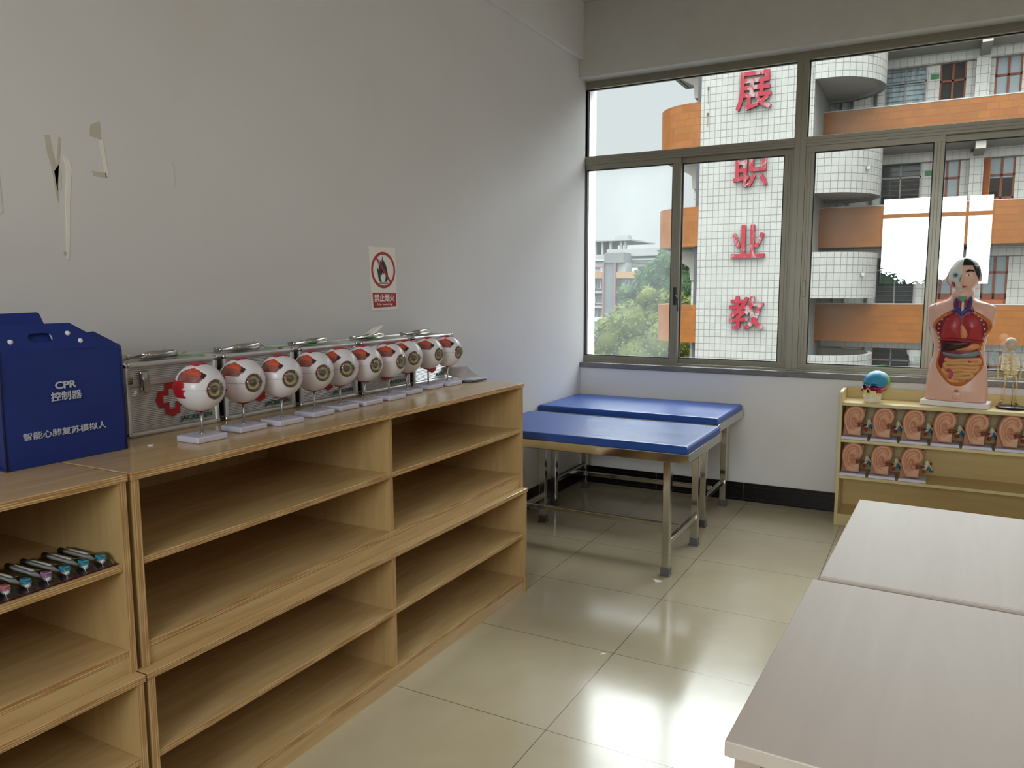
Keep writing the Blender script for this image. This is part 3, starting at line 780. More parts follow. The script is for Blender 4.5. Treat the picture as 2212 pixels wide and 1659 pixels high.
# luggage tags tied to the handles
def tg(x, y, z, a, l, bend, lab):
    t_ = thing('luggage_tag', lab, 'tag', (x, y, z), 'green tags tied to the case handles', math.radians(a))
    def fn(u, v): return ((v-.5)*.026, u*l, .004+bend*u*u)
    MB().grid(fn, 8, 2).build('tag_strip', M_TAG, t_, world=False, solid=.0015)
    pts = [(0, 0, .004), (-.012, -.02, .012+.01), (-.03, -.03, .03), (-.045, -.01, .025), (-.03, .02, .006), (0, .06, .004), (.01, .1, .006)]
    MB().tube(pts, .0008, 6).build('cord', M_CORD, t_, world=False)
ZL = .98+CH+.001
tg(.158, -3.545, ZL, -4, .085, .001, 'green tag on the first case, reaching toward the second')
tg(.150, -3.17, ZL, 0, .075, .001, 'green tag lying right of the second case handle')
tg(.165, -2.97, ZL, -8, .055, -.001, 'short green tag under the third case handle')
tg(.160, -2.60, ZL, -5, .05, -.001, 'short green tag under the fourth case handle')
tg(.140, -2.155, ZL, 25, .085, .002, 'bright green tag on the last case lid')
t_ = MB().grid(lambda u, v: (.11+.07*v, -2.66+.13*u, ZL+.004+.045*u*u+.012*v), 8, 3).build('folded_leaflet', M_PAPER, solid=.001)
tag(t_, 'curled white leaflet tucked behind the fourth case handle', 'leaflet')

# ------------------------------------------------------------------ blue carrier bag
n = NT('blue_nonwoven'); g = n.noise(n.coords(), 300, 2); f = n.noise(n.coords(), 7, 3)
n.bsdf(n.mix(f, lin((20, 40, 112)), lin((28, 52, 132))), .5, 0, .4, bump=n.noise(n.coords(), 12, 4), bstr=.25, bdist=.006); M_BAG = n.m
M_BAGD = M('blue_bag_piping', (16, 26, 84), .55)
M_PRT = M('silver_print', (196, 200, 214), .5)
xf = .338
r = thing('carrier_bag', 'large blue carrier bag with white lettering on the left counter', 'bag', (.2, -4.02, .98))
ya, yb2, zb, zs = -4.178, -3.866, .982, 1.262
m = MB()
def front(u, v):
    y = ya+(yb2-ya)*u; z = zb+(zs-zb)*v
    bl = .010*math.sin(PI*u)*math.sin(PI*min(1, v*1.1))+.004*math.sin(7*u+3*v)*math.sin(5*v)
    return (xf+bl*.6, y, z)
m.grid(front, 24, 24)
m.grid(lambda u, v: (xf-.24*u+(.02*math.sin(PI*u) if 0 else 0), yb2-.012*math.sin(PI*u), zb+(zs-zb)*v), 12, 6)
m.grid(lambda u, v: (xf-.24*u, ya+.022*math.sin(PI*u), zb+(zs-zb)*v), 12, 6)
m.grid(lambda u, v: (xf-.24, ya+(yb2-ya)*u, zb+(zs-zb)*v), 6, 6)
m.box(xf-.24, xf, ya, yb2, zb-.001, zb+.002)
m.build('body', M_BAG, r)
for yy in (ya+.001, yb2-.001): MB().tube([(xf+.001, yy, zb), (xf+.001, yy, zs-.01), (xf-.003, yy+(.006 if yy < -4 else -.006), zs+.006)], .0028, 8).build('piping', M_BAGD, r)
# upper front panel leaning back to the handle, with a cut-out grip
def lean(y, z): return (xf-.002-.42*(z-zs), y, z)
def panel(name, poly, off, mat=M_BAG, th=.0016, hole=None):
    out = [Vector(lean(y, z))+Vector((off, 0, 0)) for (y, z) in poly]; m = MB()
    if hole:
        hp = [Vector(lean(y, z))+Vector((off, 0, 0)) for (y, z) in hole]; k = len(hp)
        # radial match between hole and outline
        cx = sum((h_.y for h_ in hp))/k; cz = sum((h_.z for h_ in hp))/k
        def ray(t_):
            d = (math.cos(t_), math.sin(t_)); best = None
            for i in range(len(poly)):
                p, q_ = poly[i], poly[(i+1) % len(poly)]; ex, ey = q_[0]-p[0], q_[1]-p[1]; det = d[0]*(-ey)+ex*d[1]
                if abs(det) < 1e-12: continue
                px, pz = p[0]-cx, p[1]-cz
                tt = (px*(-ey)+ex*pz)/det; ss = (d[0]*pz-d[1]*px)/det
                if tt > 0 and -1e-6 <= ss <= 1+1e-6: best = tt if best is None else min(best, tt)
            return Vector(lean(cx+d[0]*best, cz+d[1]*best))+Vector((off, 0, 0))
        angs = sorted([math.atan2(p.z-cz, p.y-cx) for p in hp]+[math.atan2(p[1]-cz, p[0]-cx) for p in poly])
        def hray(t_):
            a_, b_ = .030, .0115; cxx, sxx = math.cos(t_), math.sin(t_); k_ = (abs(cxx/a_)**3+abs(sxx/b_)**3)**(-1/3)
            return Vector(lean(cx+cxx*k_, cz+sxx*k_))+Vector((off, 0, 0))
        v = [];
        for t_ in angs: v += [ray(t_), hray(t_)]
        kk = len(angs); m.add(v, [(2*i, 2*((i+1) % kk), 2*((i+1) % kk)+1, 2*i+1) for i in range(kk)])
    else: m.add(out, [tuple(range(len(out)))])
    return m.build(name, mat, r, solid=th)
hole = [(-4.068+.030*math.cos(2*PI*k/24), 1.293+.012*math.sin(2*PI*k/24)) for k in range(24)]
panel('front_flap', [(ya, zs), (yb2, zs), (yb2-.006, 1.268), (-3.93, 1.290), (-3.985, 1.327), (-4.18, 1.327)], .002, hole=hole)
panel('back_flap', [(ya-.01, 1.25), (-4.03, 1.25), (-4.045, 1.350), (-4.05, 1.354), (-4.19, 1.352)], -.012)
panel('corner_flap', [(yb2, zs-.008), (yb2-.010, 1.272), (-3.924, 1.302), (-3.966, 1.299), (-4.0, 1.296), (-4.0, 1.262)], -.004)
for (y, z) in ((-3.971, 1.281), (-3.998, 1.301), (-4.141, 1.287)):
    p = Vector(lean(y, z)); MB().lathe([(0, .0075), (.0035, .0072), (.0055, .0055), (.006, .003), (.006, -.004)], 16, axis='x', c=(p.x, p.y, p.z)).build('snap_button', M_WHITE, r)
xt = xf+.0085
text_part('lettering', 'CPR', (.054, .0185), M_PRT, r, (xt, -4.054, 1.1655), (0, 1, 0), (0, 0, 1), .03, .001)
text_part('lettering', '控制器', (.078, .0225), M_PRT, r, (xt, -4.066, 1.136), (0, 1, 0), (0, 0, 1), .018, .001)
text_part('lettering', '智能心肺复苏模拟人', (.213, .0185), M_PRT, r, (xt-.003, -4.138, 1.049), (0, 1, 0), (0, 0, 1), .015, .001)

# ------------------------------------------------------------------ small things on the counter, wall and floor
tag(MB().lathe([(0, 0), (.009, 0), (.0095, .001), (.008, .0025), (0, .003)], 20, 0, (.355, -3.805, .9802)).build('plastic_disc', M_WHITE), 'small flat white disc lying before the first case', 'disc')
n = NT('leaflet_print'); f = n.noise(n.coords((14, 14, 14)), 1.2, 3)
n.bsdf(n.mix(n.ramp(f, .4, .65), lin((222, 222, 236)), lin((196, 190, 190))), .3); M_LEAF = n.m
t_ = thing('open_leaflet', 'glossy open leaflet leaning on the last case', 'leaflet', (.27, -2.05, .98), 'leaflets at the end of the counter')
MB().grid(lambda u, v: (.20+.09*v+.06*u*u, -2.135+.10*v+.105*u*(1 if u < 2 else 1), .983+.06*(1-u)**1.6+.0), 12, 2).build('page', M_LEAF, t_, solid=.0008)
t_ = thing('dark_leaflet', 'flat dark leaflet lying at the counter end', 'leaflet', (.34, -2.08, .98), 'leaflets at the end of the counter')
MB().prism([(.30, -2.18), (.385, -2.15), (.40, -2.04), (.37, -1.998), (.29, -2.06)], .003, 0, (0, 0, .983), (1, 0, 0), (0, 1, 0)).build('page', M('dark_blue_print', (40, 44, 70), .35), t_)
MB().prism([(.31, -2.13), (.37, -2.10), (.38, -1.985), (.30, -2.0)], .0015, 0, (0, 0, .9865), (1, 0, 0), (0, 1, 0)).build('page', M_LEAF, t_)
tag(MB().prism([(-.028, .01), (-.012, -.004), (0, -.022), (.018, -.014), (.028, .008), (.004, .006)], .003, 0, (1.133, -1.668, .0005), (1, 0, 0), (0, 1, 0)).build('paper_scrap', M_PAPER), 'torn white paper scrap on the tiles by the bed leg', 'paper scrap')
tag(MB().prism([(-.008, -.01), (.002, -.002), (.014, .004), (.008, .010), (-.002, .006)], .002, 0, (1.187, -2.505, .0005), (1, 0, 0), (0, 1, 0)).build('plastic_scrap', M_PAPER), 'tiny curled white scrap at a floor tile corner', 'scrap')

r = thing('no_burning_notice', 'white no burning notice taped to the left wall', 'notice', (0, -2.29, 1.46))
MB().prism([(-2.395, 1.604), (-2.335, 1.602), (-2.203, 1.606), (-2.194, 1.318), (-2.385, 1.314)], .0012, 0, (.0006, 0, 0), (0, 1, 0), (0, 0, 1)).build('sheet', M_PAPER, r)
XP = .0022
def ring(mb, cy, cz, a, b, t_, seg=64):
    v = []
    for k in range(seg):
        q = 2*PI*k/seg; v += [(XP, cy+a*math.cos(q), cz+b*math.sin(q)), (XP, cy+(a-t_)*math.cos(q), cz+(b-t_)*math.sin(q))]
    mb.add(v, [(2*k, 2*((k+1) % seg), 2*((k+1) % seg)+1, 2*k+1) for k in range(seg)])
fl = [(-.030, -.052), (-.040, -.035), (-.044, -.012), (-.048, .004), (-.054, .014), (-.040, .008), (-.036, .0), (-.035, .020), (-.037, .033), (-.028, .026), (-.024, .040), (-.027, .052), (-.014, .040), (-.010, .058), (-.001, .074), (-.003, .052), (.012, .038), (.022, .018), (.030, -.006), (.034, -.028), (.028, -.044), (.022, -.052)]
MB().add([(XP, -2.294+p[0]*.98, 1.4955+p[1]*.98) for p in fl], [tuple(range(len(fl)))]).box(XP-.0001, XP, -2.326, -2.262, 1.436, 1.442).build('flame_symbol', M_BLACK, r)
fi = [(-.012, -.050), (-.022, -.034), (-.020, -.014), (-.012, -.022), (-.006, -.006), (.0, -.016), (.010, -.004), (.016, -.026), (.012, -.044), (.004, -.051)]
MB().add([(XP+.0003, -2.296+p[0], 1.4955+p[1]) for p in fi], [tuple(range(len(fi)))]).build('flame_cutout', M_PAPER, r)
m = MB(); ring(m, -2.295, 1.4985, .089, .0835, .0135)
m.prism([(-.062, .058), (-.053, .064), (.060, -.055), (.052, -.064)], .0002, 0, (XP+.0005, -2.295, 1.4985), (0, 1, 0), (0, 0, 1)); m.build('prohibition_ring', M_RED, r)
MB().prism([(-2.378, 1.396), (-2.203, 1.393), (-2.202, 1.330), (-2.373, 1.327)], .0003, 0, (XP-.0003, 0, 0), (0, 1, 0), (0, 0, 1)).build('text_band', M_RED, r)
text_part('lettering', '禁止烟火', (.150, .036), M_PAPER, r, (XP+.0002, -2.366, 1.3535), (0, 1, 0), (0, 0, 1), .02, .0003)
text_part('lettering', 'No burning', (.112, .0135), M_PAPER, r, (XP+.0002, -2.345, 1.3345), (0, 1, 0), (0, 0, 1), .01, .0003)

# ------------------------------------------------------------------ toothbrush packs on the left unit
M_CARD = M('black_card', (34, 26, 30), .3); M_CARDY = M('yellow_card', (128, 104, 24), .35); M_CARDR = M('red_card_edge', (128, 36, 48), .4)
M_CY = M('cyan_bristles', (70, 168, 200), .5); M_PK = M('pink_bristles', (226, 140, 150), .5); M_LI = M('lilac_bristles', (190, 140, 190), .5)
def pack(br, lab):
    r = thing('toothbrush_pack', lab, 'toothbrush pack', (0, 0, 0), 'toothbrush packs lying on the left shelf')
    m = MB().box(-.205, 0, -.021, .021, 0, .0016)
    m.box(-.205, -.05, -.019, .019, .0016, .0020, 1); m.box(-.010, -.006, -.020, .020, .0016, .0021, 2)
    m.build('card', [M_CARD, M_CARDY, M_CARDR], r, world=False)
    h = MB().tube([(-.185, 0, .008), (-.16, 0, .010), (-.11, 0, .012), (-.09, .0, .011), (-.065, 0, .008), (-.05, 0, .009)], [.0055, .008, .0075, .008, .0035, .003], 10, flat=.7)
    h.tube([(-.052, 0, .009), (-.046, 0, .010), (-.03, 0, .010), (-.024, 0, .009)], [.004, .0065, .0065, .004], 10)
    h.build('brush', M_WHITE, r, world=False)
    MB().tube([(-.200, 0, .008), (-.182, 0, .008)], .007, 10).build('end_cap', M_BLACK, r, world=False)
    MB().box(-.048, -.026, -.0075, .0075, .012, .024).build('bristles', br, r, world=False, bevel=.002)
    def dome(u, v):
        x = -.195+.185*u; y = -.016+.032*v; e = min(1, 12*min(u, 1-u))*min(1, 6*min(v, 1-v)); return (x, y, .002+.024*e*(.62+.38*min(1, max(0, (u-.6)*6))))
    MB().grid(dome, 16, 8).build('blister', M_CLEAR, r, world=False)
    return r
packs = []
pc = pack(M_CY, 'toothbrush pack with blue bristles nearest the shelf end panel')
pk = pack(M_PK, 'toothbrush pack with pink bristles'); pl = pack(M_LI, 'toothbrush pack with lilac bristles')
py = [-4.099, -4.141, -4.184, -4.227, -4.270, -4.314, -4.358]
ps = [pc, pc, pc, pl, pc, pk, pc]
names_ = ['toothbrush pack with blue bristles lying nearest the side panel', 'toothbrush pack with blue bristles, second from the side panel', 'toothbrush pack with blue bristles, third from the side panel',
          'toothbrush pack with lilac bristles in the middle of the row', 'toothbrush pack with blue bristles between the lilac and pink ones', 'toothbrush pack with pink bristles', 'toothbrush pack beyond the pink one, partly out of view']
used = set()
for y, p, l_ in zip(py, ps, names_):
    o = p if p.name not in used else copy_tree(p, (0, 0, 0), l_)
    used.add(p.name); o.location = (.588, y, .7663); o['label'] = l_; o.rotation_euler = (0, 0, math.radians(random.uniform(-2, 2)))
# ------------------------------------------------------------------ ear models
M_SKIN = M('model_skin', (208, 156, 128), .42, var=.04); M_SKIN2 = M('model_skin_dark', (112, 62, 48), .45)
def earpt(zx, zy): return ((zx-430)*.000313-.0725, (828-(zy-(zx-560)*.09))*.00036+.014)
EO = [earpt(*p) for p in [(556, 806), (525, 742), (496, 680), (465, 600), (455, 520), (470, 440), (508, 372), (570, 328), (650, 311), (730, 330), (790, 376), (824, 440), (826, 500), (800, 560), (778, 590), (772, 640), (770, 720), (768, 826), (662, 816)]]
def plen(poly, x, z):
    best = 9
    for i in range(len(poly)-1):
        a, b = poly[i], poly[i+1]; dx, dz = b[0]-a[0], b[1]-a[1]; t = max(0, min(1, ((x-a[0])*dx+(z-a[1])*dz)/(dx*dx+dz*dz)))
        best = min(best, math.hypot(x-a[0]-t*dx, z-a[1]-t*dz))
    return best
HEL = [earpt(*p) for p in [(560, 760), (525, 680), (500, 600), (492, 520), (508, 450), (545, 392), (600, 358), (660, 346), (725, 364), (770, 410), (786, 460), (776, 515), (735, 552), (670, 566), (628, 590)]]
GRV = [earpt(*p) for p in [(580, 690), (545, 610), (540, 540), (556, 470), (600, 418), (670, 400), (722, 430), (738, 480)]]
ANT = [earpt(*p) for p in [(640, 700), (596, 640), (582, 570), (600, 500), (650, 455), (700, 450)]]
ANT2 = [earpt(*p) for p in [(618, 520), (660, 500), (700, 490)]]
CON = [earpt(*p) for p in [(640, 560), (632, 610), (660, 650), (720, 640), (772, 625)]]
def ear_h(x, z):
    g = lambda pl_, s_: math.exp(-(plen(pl_, x, z)/s_)**2)
    h = .014+.010*g(HEL, .0085)-.008*g(GRV, .0055)+.008*g(ANT, .006)+.004*g(ANT2, .005)-.024*g(CON, .0115)
    if z < .05: h += .002*math.sin(z*900)*math.exp(-((z-.035)/.012)**2)
    return h
def ear_model():
    r = thing('ear_model', 'ear', 'anatomical model', (0, 0, 0), 'ear models on the yellow shelf')
    m = MB(); v = [(-.0725, 0, 0), (.0725, 0, 0), (.0725, .15, 0), (-.0725, .15, 0), (-.0690, .006, .015), (.0690, .006, .015), (.0690, .146, .015), (-.0690, .146, .015)]
    m.add(v, [(0, 4, 7, 3), (1, 2, 6, 5), (0, 1, 5, 4), (3, 7, 6, 2), (0, 3, 2, 1), (4, 5, 6, 7)]); m.build('base', M_LAV, r, world=False, bevel=.001)
    # ear relief: star-shaped mapping about the concha
    c = Vector((-.002, .085)); out = outline_pts([Vector(p) for p in EO[:15]], 5)+[Vector(p) for p in EO[15:]]
    out = outline_pts([Vector(p) for p in EO[:14]]+[], 1)
    out = []
    raw = [Vector(p) for p in EO]
    for i in range(len(raw)):
        a, b = raw[i], raw[(i+1) % len(raw)]; p0, p3 = raw[i-1], raw[(i+2) % len(raw)]
        for q in range(5):
            t = q/5
            if i in (14, 15, 16, 17, 18) or i == 13: out.append(a.lerp(b, t))
            else: out.append(.5*((2*a)+(b-p0)*t+(2*p0-5*a+4*b-p3)*t*t+(3*a-p0-3*b+p3)*t**3))
    n_ = len(out); R = 22; v = []; f = []
    for k in range(R+1):
        t = k/R
        for p in out:
            q = c+(p-c)*t; edge = 1 if t < .93 else max(0, 1-((t-.93)/.07)**2)
            v.append((q.x, .034-ear_h(q.x, q.y)*edge*1.15, q.y))
    for k in range(R):
        for i in range(n_): j = (i+1) % n_; f.append((k*n_+i, k*n_+j, (k+1)*n_+j, (k+1)*n_+i))
    b = len(v); v += [(p.x, .062, p.y) for p in out]
    for i in range(n_): j = (i+1) % n_; f.append((R*n_+i, R*n_+j, b+j, b+i))
    m = MB(); m.add(v, f, 0, smooth=True); ar = m.build('auricle', M_SKIN, r, world=False)
    MB().prism([(-.0655, .0155), (.03, .0155), (.032, .11), (.052, .15), (.054, .181), (-.045, .184), (-.06, .12)], .03, 0, (0, .080, 0), (1, 0, 0), (0, 0, 1)).build('temporal_block', M('block_skin', (186, 132, 108), .5), r, world=False, bevel=.002)
    MB().tube([(.016, .026, .083), (.036, .03, .086), (.060, .05, .084)], [.011, .009, .004], 10, flat=.8).build('ear_canal', M_SKIN2, r, world=False)
    m = MB(); m.sphere((.070, .09, .098), (.014, .02, .022), 12, 8); m.sphere((.062, .075, .078), (.012, .016, .013), 12, 8); m.sphere((.082, .10, .060), (.009, .012, .008), 10, 6)
    m.tube([(.075, .075, .105), (.085, .085, .09), (.10, .09, .062)], [.003, .004, .004], 8); m.build('inner_ear_bone', M('bone_cream', (214, 208, 184), .5), r, world=False)
    MB().tube([(.068, .085, .085), (.082, .09, .068), (.098, .10, .052)], [.006, .009, .007], 10).build('eustachian_tube', M('model_blue', (34, 104, 142), .4), r, world=False)
    m = MB(); m.sphere((.092, .12, .093), (.006, .008, .009), 10, 8); m.tube([(.074, .11, .10), (.088, .115, .082)], .002, 6); m.sphere((.058, .07, .052), (.009, .01, .010), 10, 8)
    m.build('blood_vessel', M_MUS, r, world=False)
    return r
er = ear_model()
ep = [(1.8735+.1555*i, .5262) for i in range(7)]
low = [(1.8735+.157*i, .3062) for i in range(3)]
enames = ['ear model on the upper ear shelf, first from the closed left end', 'ear model on the upper ear shelf, second from the closed left end', 'ear model on the upper ear shelf, third from the closed left end', 'ear model on the upper ear shelf, below the left edge of the torso base',
          'ear model on the upper ear shelf, below the right edge of the torso base', 'ear model on the upper ear shelf, below the small skeleton', 'ear model on the upper ear shelf, beyond the small skeleton',
          'ear model on the lower ear shelf, in the left corner', 'ear model on the lower ear shelf, between two others', 'ear model on the lower ear shelf, beside the empty stretch']
for i, ((x, z), l_) in enumerate(zip(ep+low, enames)):
    o = er if i == 0 else copy_tree(er, (0, 0, 0), l_)
    o.location = (x, -.288, z); o['label'] = l_

# ------------------------------------------------------------------ coloured skull
r = thing('skull_model', 'small skull model painted blue, green, orange and magenta on the yellow shelf', 'anatomical model', (1.967, -.185, .7445), None, math.radians(-27))
MS = {'b': M('skull_blue', (48, 138, 178), .4), 'g': M('skull_green', (120, 184, 76), .4), 'o': M('skull_orange', (222, 140, 30), .4), 'm': M('skull_magenta', (168, 34, 88), .4), 'y': M('skull_yellow', (226, 212, 134), .45), 'w': M('skull_white', (228, 220, 206), .4), 'd': M('socket_dark', (70, 14, 24), .5)}
CX, CY, CZ = 0, .012, .118
def cran(rad=1.0):
    def fn(u, v):
        a = 2*PI*(u-.5); e = PI*(v-.5); d = Vector((math.sin(a)*math.cos(e), -math.cos(a)*math.cos(e), math.sin(e)))
        x = .066*d.x*(1+.08*(d.y > 0)*d.y); y = .082*d.y; z = .066*d.z if d.z > 0 else .052*d.z
        p = Vector((CX+x, CY+y, CZ+z))*1.0
        for sx in (-1, 1):       # eye sockets pressed in
            q = math.hypot((p.x-sx*.028)/.0205, (p.z-.096)/.0185)
            if p.z < .106 and p.y < -.01: p.y += .6*(.106-p.z)*.5
        if p.y < -.03 and abs(p.z-.115) < .012: p.y -= .003
        return p
    return fn
def region(u, v):
    p = cran()(u, v)
    for sx in (-1, 1):
        if p.y < 0.02 and math.hypot((p.x-sx*.028)/.021, (p.z-.096)/.019) < 1: return 's' if p.z > .092 else 'm'
    if p.z < .098 and p.y < -.02: return 'm'
    if p.z > .088+max(0, p.y)*.5 and p.y < .012+.25*(p.z-.12): return 'b'
    if p.z < .104 and abs(p.x) > .02 and p.y < .07: return 'o'
    return 'g'
for key, nm, mt in (('b', 'frontal_bone', MS['b']), ('g', 'parietal_bone', MS['g']), ('o', 'temporal_bone', MS['o']), ('m', 'sphenoid_bone', MS['m']), ('s', 'eye_socket', M('socket_teal', (20, 62, 80), .5))):
    MB().grid(cran(), 96, 64, keep=lambda u, v, k=key: region(u, v) == k).build(nm, mt, r, world=False)
def midf(u, v):
    x = -.057+.114*u; z = .058+.056*v; zz = (z-.058)/.056
    y = -.073+.046*(abs(x)/.057)**2.4-.003*math.sin(PI*zz)+.012*max(0, (zz-.75)/.25)**2
    for sx in (-1, 1):
        q = math.hypot((x-sx*.0275)/.0200, (z-.0885)/.0165)
        if q < 1: y += .034*min(1, (1-q**3)*1.8)
        y -= .004*math.exp(-((q-1.12)/.16)**2)
    return (x, y, z)
def midk(u, v):
    x, y, z = midf(u, v)
    for sx in (-1, 1):
        if math.hypot((x-sx*.0275)/.0205, (z-.0885)/.0170) < 1: return 's' if z > .0885 else 'm'
    if abs(x) > .038 and z < .098: return 'm'
    if z > .102: return 'b'
    if abs(x) < .006 and z > .085: return 'm'
    if abs(x) < .012 and z < .084: return 'n' if abs(x) < .0085 and z < .078 else 'y'
    return 'y' if z < .080 or abs(x) < .012 else 'b'
for key, nm, mt in (('b', 'brow_bone', MS['b']), ('m', 'cheekbone', MS['m']), ('s', 'eye_socket', M('socket_teal', (20, 62, 80), .5)), ('y', 'nasal_bone', MS['y']), ('n', 'nose_opening', MS['d'])):
    MB().grid(midf, 122, 56, keep=lambda u, v, k=key: midk(u, v) == k).build(nm, mt, r, world=False)
m = MB()
for sx in (-1, 1):
    m.tube([(sx*.046, -.056, .070), (sx*.057, -.042, .074), (sx*.062, -.015, .078), (sx*.062, .012, .080)], [.008, .008, .005, .003], 12)
m.build('cheek_arch', MS['m'], r, world=False)
m = MB()
def maxf(u, v):
    a = PI*(u-.5)*1.15; z = .034+.030*v; rr = .047-.001*v; return (rr*math.sin(a)*(1.05), -.028-.047*math.cos(a)*(1-.10*v), z)
m.grid(maxf, 24, 10)
m.build('upper_jaw', MS['y'], r, world=False, solid=.002)
m = MB()
def jf(u, v):
    a = PI*(u-.5)*1.1; z = .002+.034*v+.042*max(0, abs(u-.5)*2-.72)*v*3; rr = .047*(.86+.14*min(1, v*1.5))
    return (rr*math.sin(a)*(1+.12*max(0, abs(u-.5)*2-.7)), -.024-.050*math.cos(a)+.02*max(0, abs(u-.5)*2-.7), z)
m.grid(jf, 32, 8); m.build('lower_jaw', MS['w'], r, world=False, solid=.004)
m = MB()
for k in range(14):
    a = PI*((k+.5)/14-.5)*.9
    for (z0, z1, rr) in ((.038, .0465, .0460), (.030, .0375, .0470)):
        x, y = rr*math.sin(a), -.029-.0475*math.cos(a); m.obox((x, y, (z0+z1)/2), (.0024*math.cos(a), .0024*math.sin(a), 0), (.002*math.sin(a), -.002*math.cos(a), 0), (0, 0, (z1-z0)/2))
m.build('teeth', M('tooth_white', (232, 228, 218), .3), r, world=False, bevel=.0006)

# ------------------------------------------------------------------ anatomical torso
r = thing('anatomical_torso', 'half-metre anatomical torso model with open chest and half skull face on a white base', 'anatomical model', (2.381, -.135, .7445), None, math.radians(-9.7))
MT = dict(skin=M('torso_skin', (222, 176, 160), .35, var=.03), red=M('lung_red', (164, 44, 52), .35), dred=M('cavity_red', (122, 20, 34), .4), org=M('fat_orange', (196, 104, 44), .45), liver=M('liver_brown', (58, 24, 26), .3), tan=M('bowel_tan', (206, 150, 96), .4), stom=M('stomach_tan', (212, 138, 96), .4), grey=M('colon_grey', (122, 132, 136), .35), blue=M('vein_blue', (44, 52, 128), .35), pink=M('appendix_pink', (176, 60, 92), .4), green=M('larynx_green', (112, 148, 128), .4), bone=M('torso_bone', (214, 210, 202), .4), hair=M('hair_black', (22, 20, 22), .25), lips=M('lip_red', (160, 56, 66), .4), eye=M('eye_blue', (96, 146, 178), .3))
cxp = lambda zy: 492+(1520-zy)*.045
def T2(zx, zy): return ((zx-cxp(zy)+24)*.000504, (1505-zy)*.000563+.031)
SEC = [(1512, 300), (1500, 304), (1400, 310), (1300, 304), (1200, 290), (1150, 282), (1080, 262), (1020, 250), (950, 252), (880, 266), (820, 280), (775, 298), (755, 318), (700, 326), (640, 334), (580, 338), (560, 330), (542, 300), (522, 236), (500, 165), (480, 130), (455, 114), (430, 108)]
def sec_at(z):
    zy = 1505-(z-.031)/.000563
    for i in range(len(SEC)-1):
        a, b = SEC[i], SEC[i+1]
        if b[0] <= zy <= a[0]: t = (a[0]-zy)/(a[0]-b[0]); hw = a[1]+(b[1]-a[1])*t; break
    else: hw = SEC[0][1] if zy > 1512 else SEC[-1][1]
    hd = .072 if zy > 1000 else .066
    for a, b in (((1512, .070), (1400, .078)), ((1400, .078), (1150, .066)), ((1150, .066), (1000, .060)), ((1000, .060), (760, .074)), ((760, .074), (600, .068)), ((600, .068), (530, .054)), ((530, .054), (480, .040)), ((480, .040), (400, .038))):
        if b[0] <= zy <= a[0]: hd = a[1]+(b[1]-a[1])*(a[0]-zy)/(a[0]-b[0])
    return hw*.000500, hd, zy
def body(u, v):
    zy = 1512+(430-1512)*v; z = (1505-zy)*.000563+.031; hw, hd, _ = sec_at(z); a = 2*PI*u
    c_, s_ = math.cos(a), math.sin(a); ex = 2/2.6
    arm = hw > .15 and zy < 765
    x = hw*math.copysign(abs(c_)**ex, c_); y = -hd*math.copysign(abs(s_)**ex, s_)
    if zy < 775 and abs(x) > .125: y *= .72
    return (x, y*.98, z)
MB().grid(body, 72, 90).build('body', MT['skin'], r, world=False)
def tb(x, z):
    hw, hd, zy = sec_at(z); t = min(.985, abs(x)/hw); y = -hd*(1-t**2.6)**(1/2.6)*.98
    return Vector((x, y, z)), Vector((x*1.5, -1, 0)).normalized()
MB().box(-.170, .170, -.076, .078, 0, .030).build('base', M_WHITE, r, world=False, bevel=.003)
MB().prism([(.168*math.copysign(abs(math.cos(t_))**.77, math.cos(t_))*.91, .071*math.copysign(abs(math.sin(t_))**.77, math.sin(t_))) for t_ in [2*PI*k/40 for k in range(40)]], .003, 0, (0, 0, .0285), (1, 0, 0), (0, 1, 0)).build('rim', MT['dred'], r, world=False)
CAV = [(450, 600), (390, 630), (300, 690), (262, 735), (258, 775), (290, 830), (310, 900), (318, 1000), (300, 1080), (295, 1150), (340, 1225), (400, 1290), (460, 1325), (545, 1325), (610, 1285), (690, 1200), (735, 1130), (725, 1060), (705, 1000), (735, 900), (765, 830), (800, 765), (785, 700), (720, 650), (650, 605), (625, 560), (620, 480), (450, 480), (462, 560)]
def rel(name, pts, h, mat, off=0, sc_=1.0, **k):
    p2 = [T2(*p) for p in pts]
    if sc_ != 1.0:
        cx = sum(p[0] for p in p2)/len(p2); cz = sum(p[1] for p in p2)/len(p2); p2 = [(cx+(p[0]-cx)*sc_, cz+(p[1]-cz)*sc_) for p in p2]
    fn = lambda x, z: (tb(x, z)[0]+tb(x, z)[1]*off, tb(x, z)[1])
    m = MB(); relief(m, p2, fn, h, **k); return m.build(name, mat, r, world=False)
rel('fat_layer', CAV, .0035, MT['org'], 0, 1.045, power=12, rings=10)
rel('body_cavity', CAV, .0045, MT['dred'], .0008, .985, power=14, rings=10)
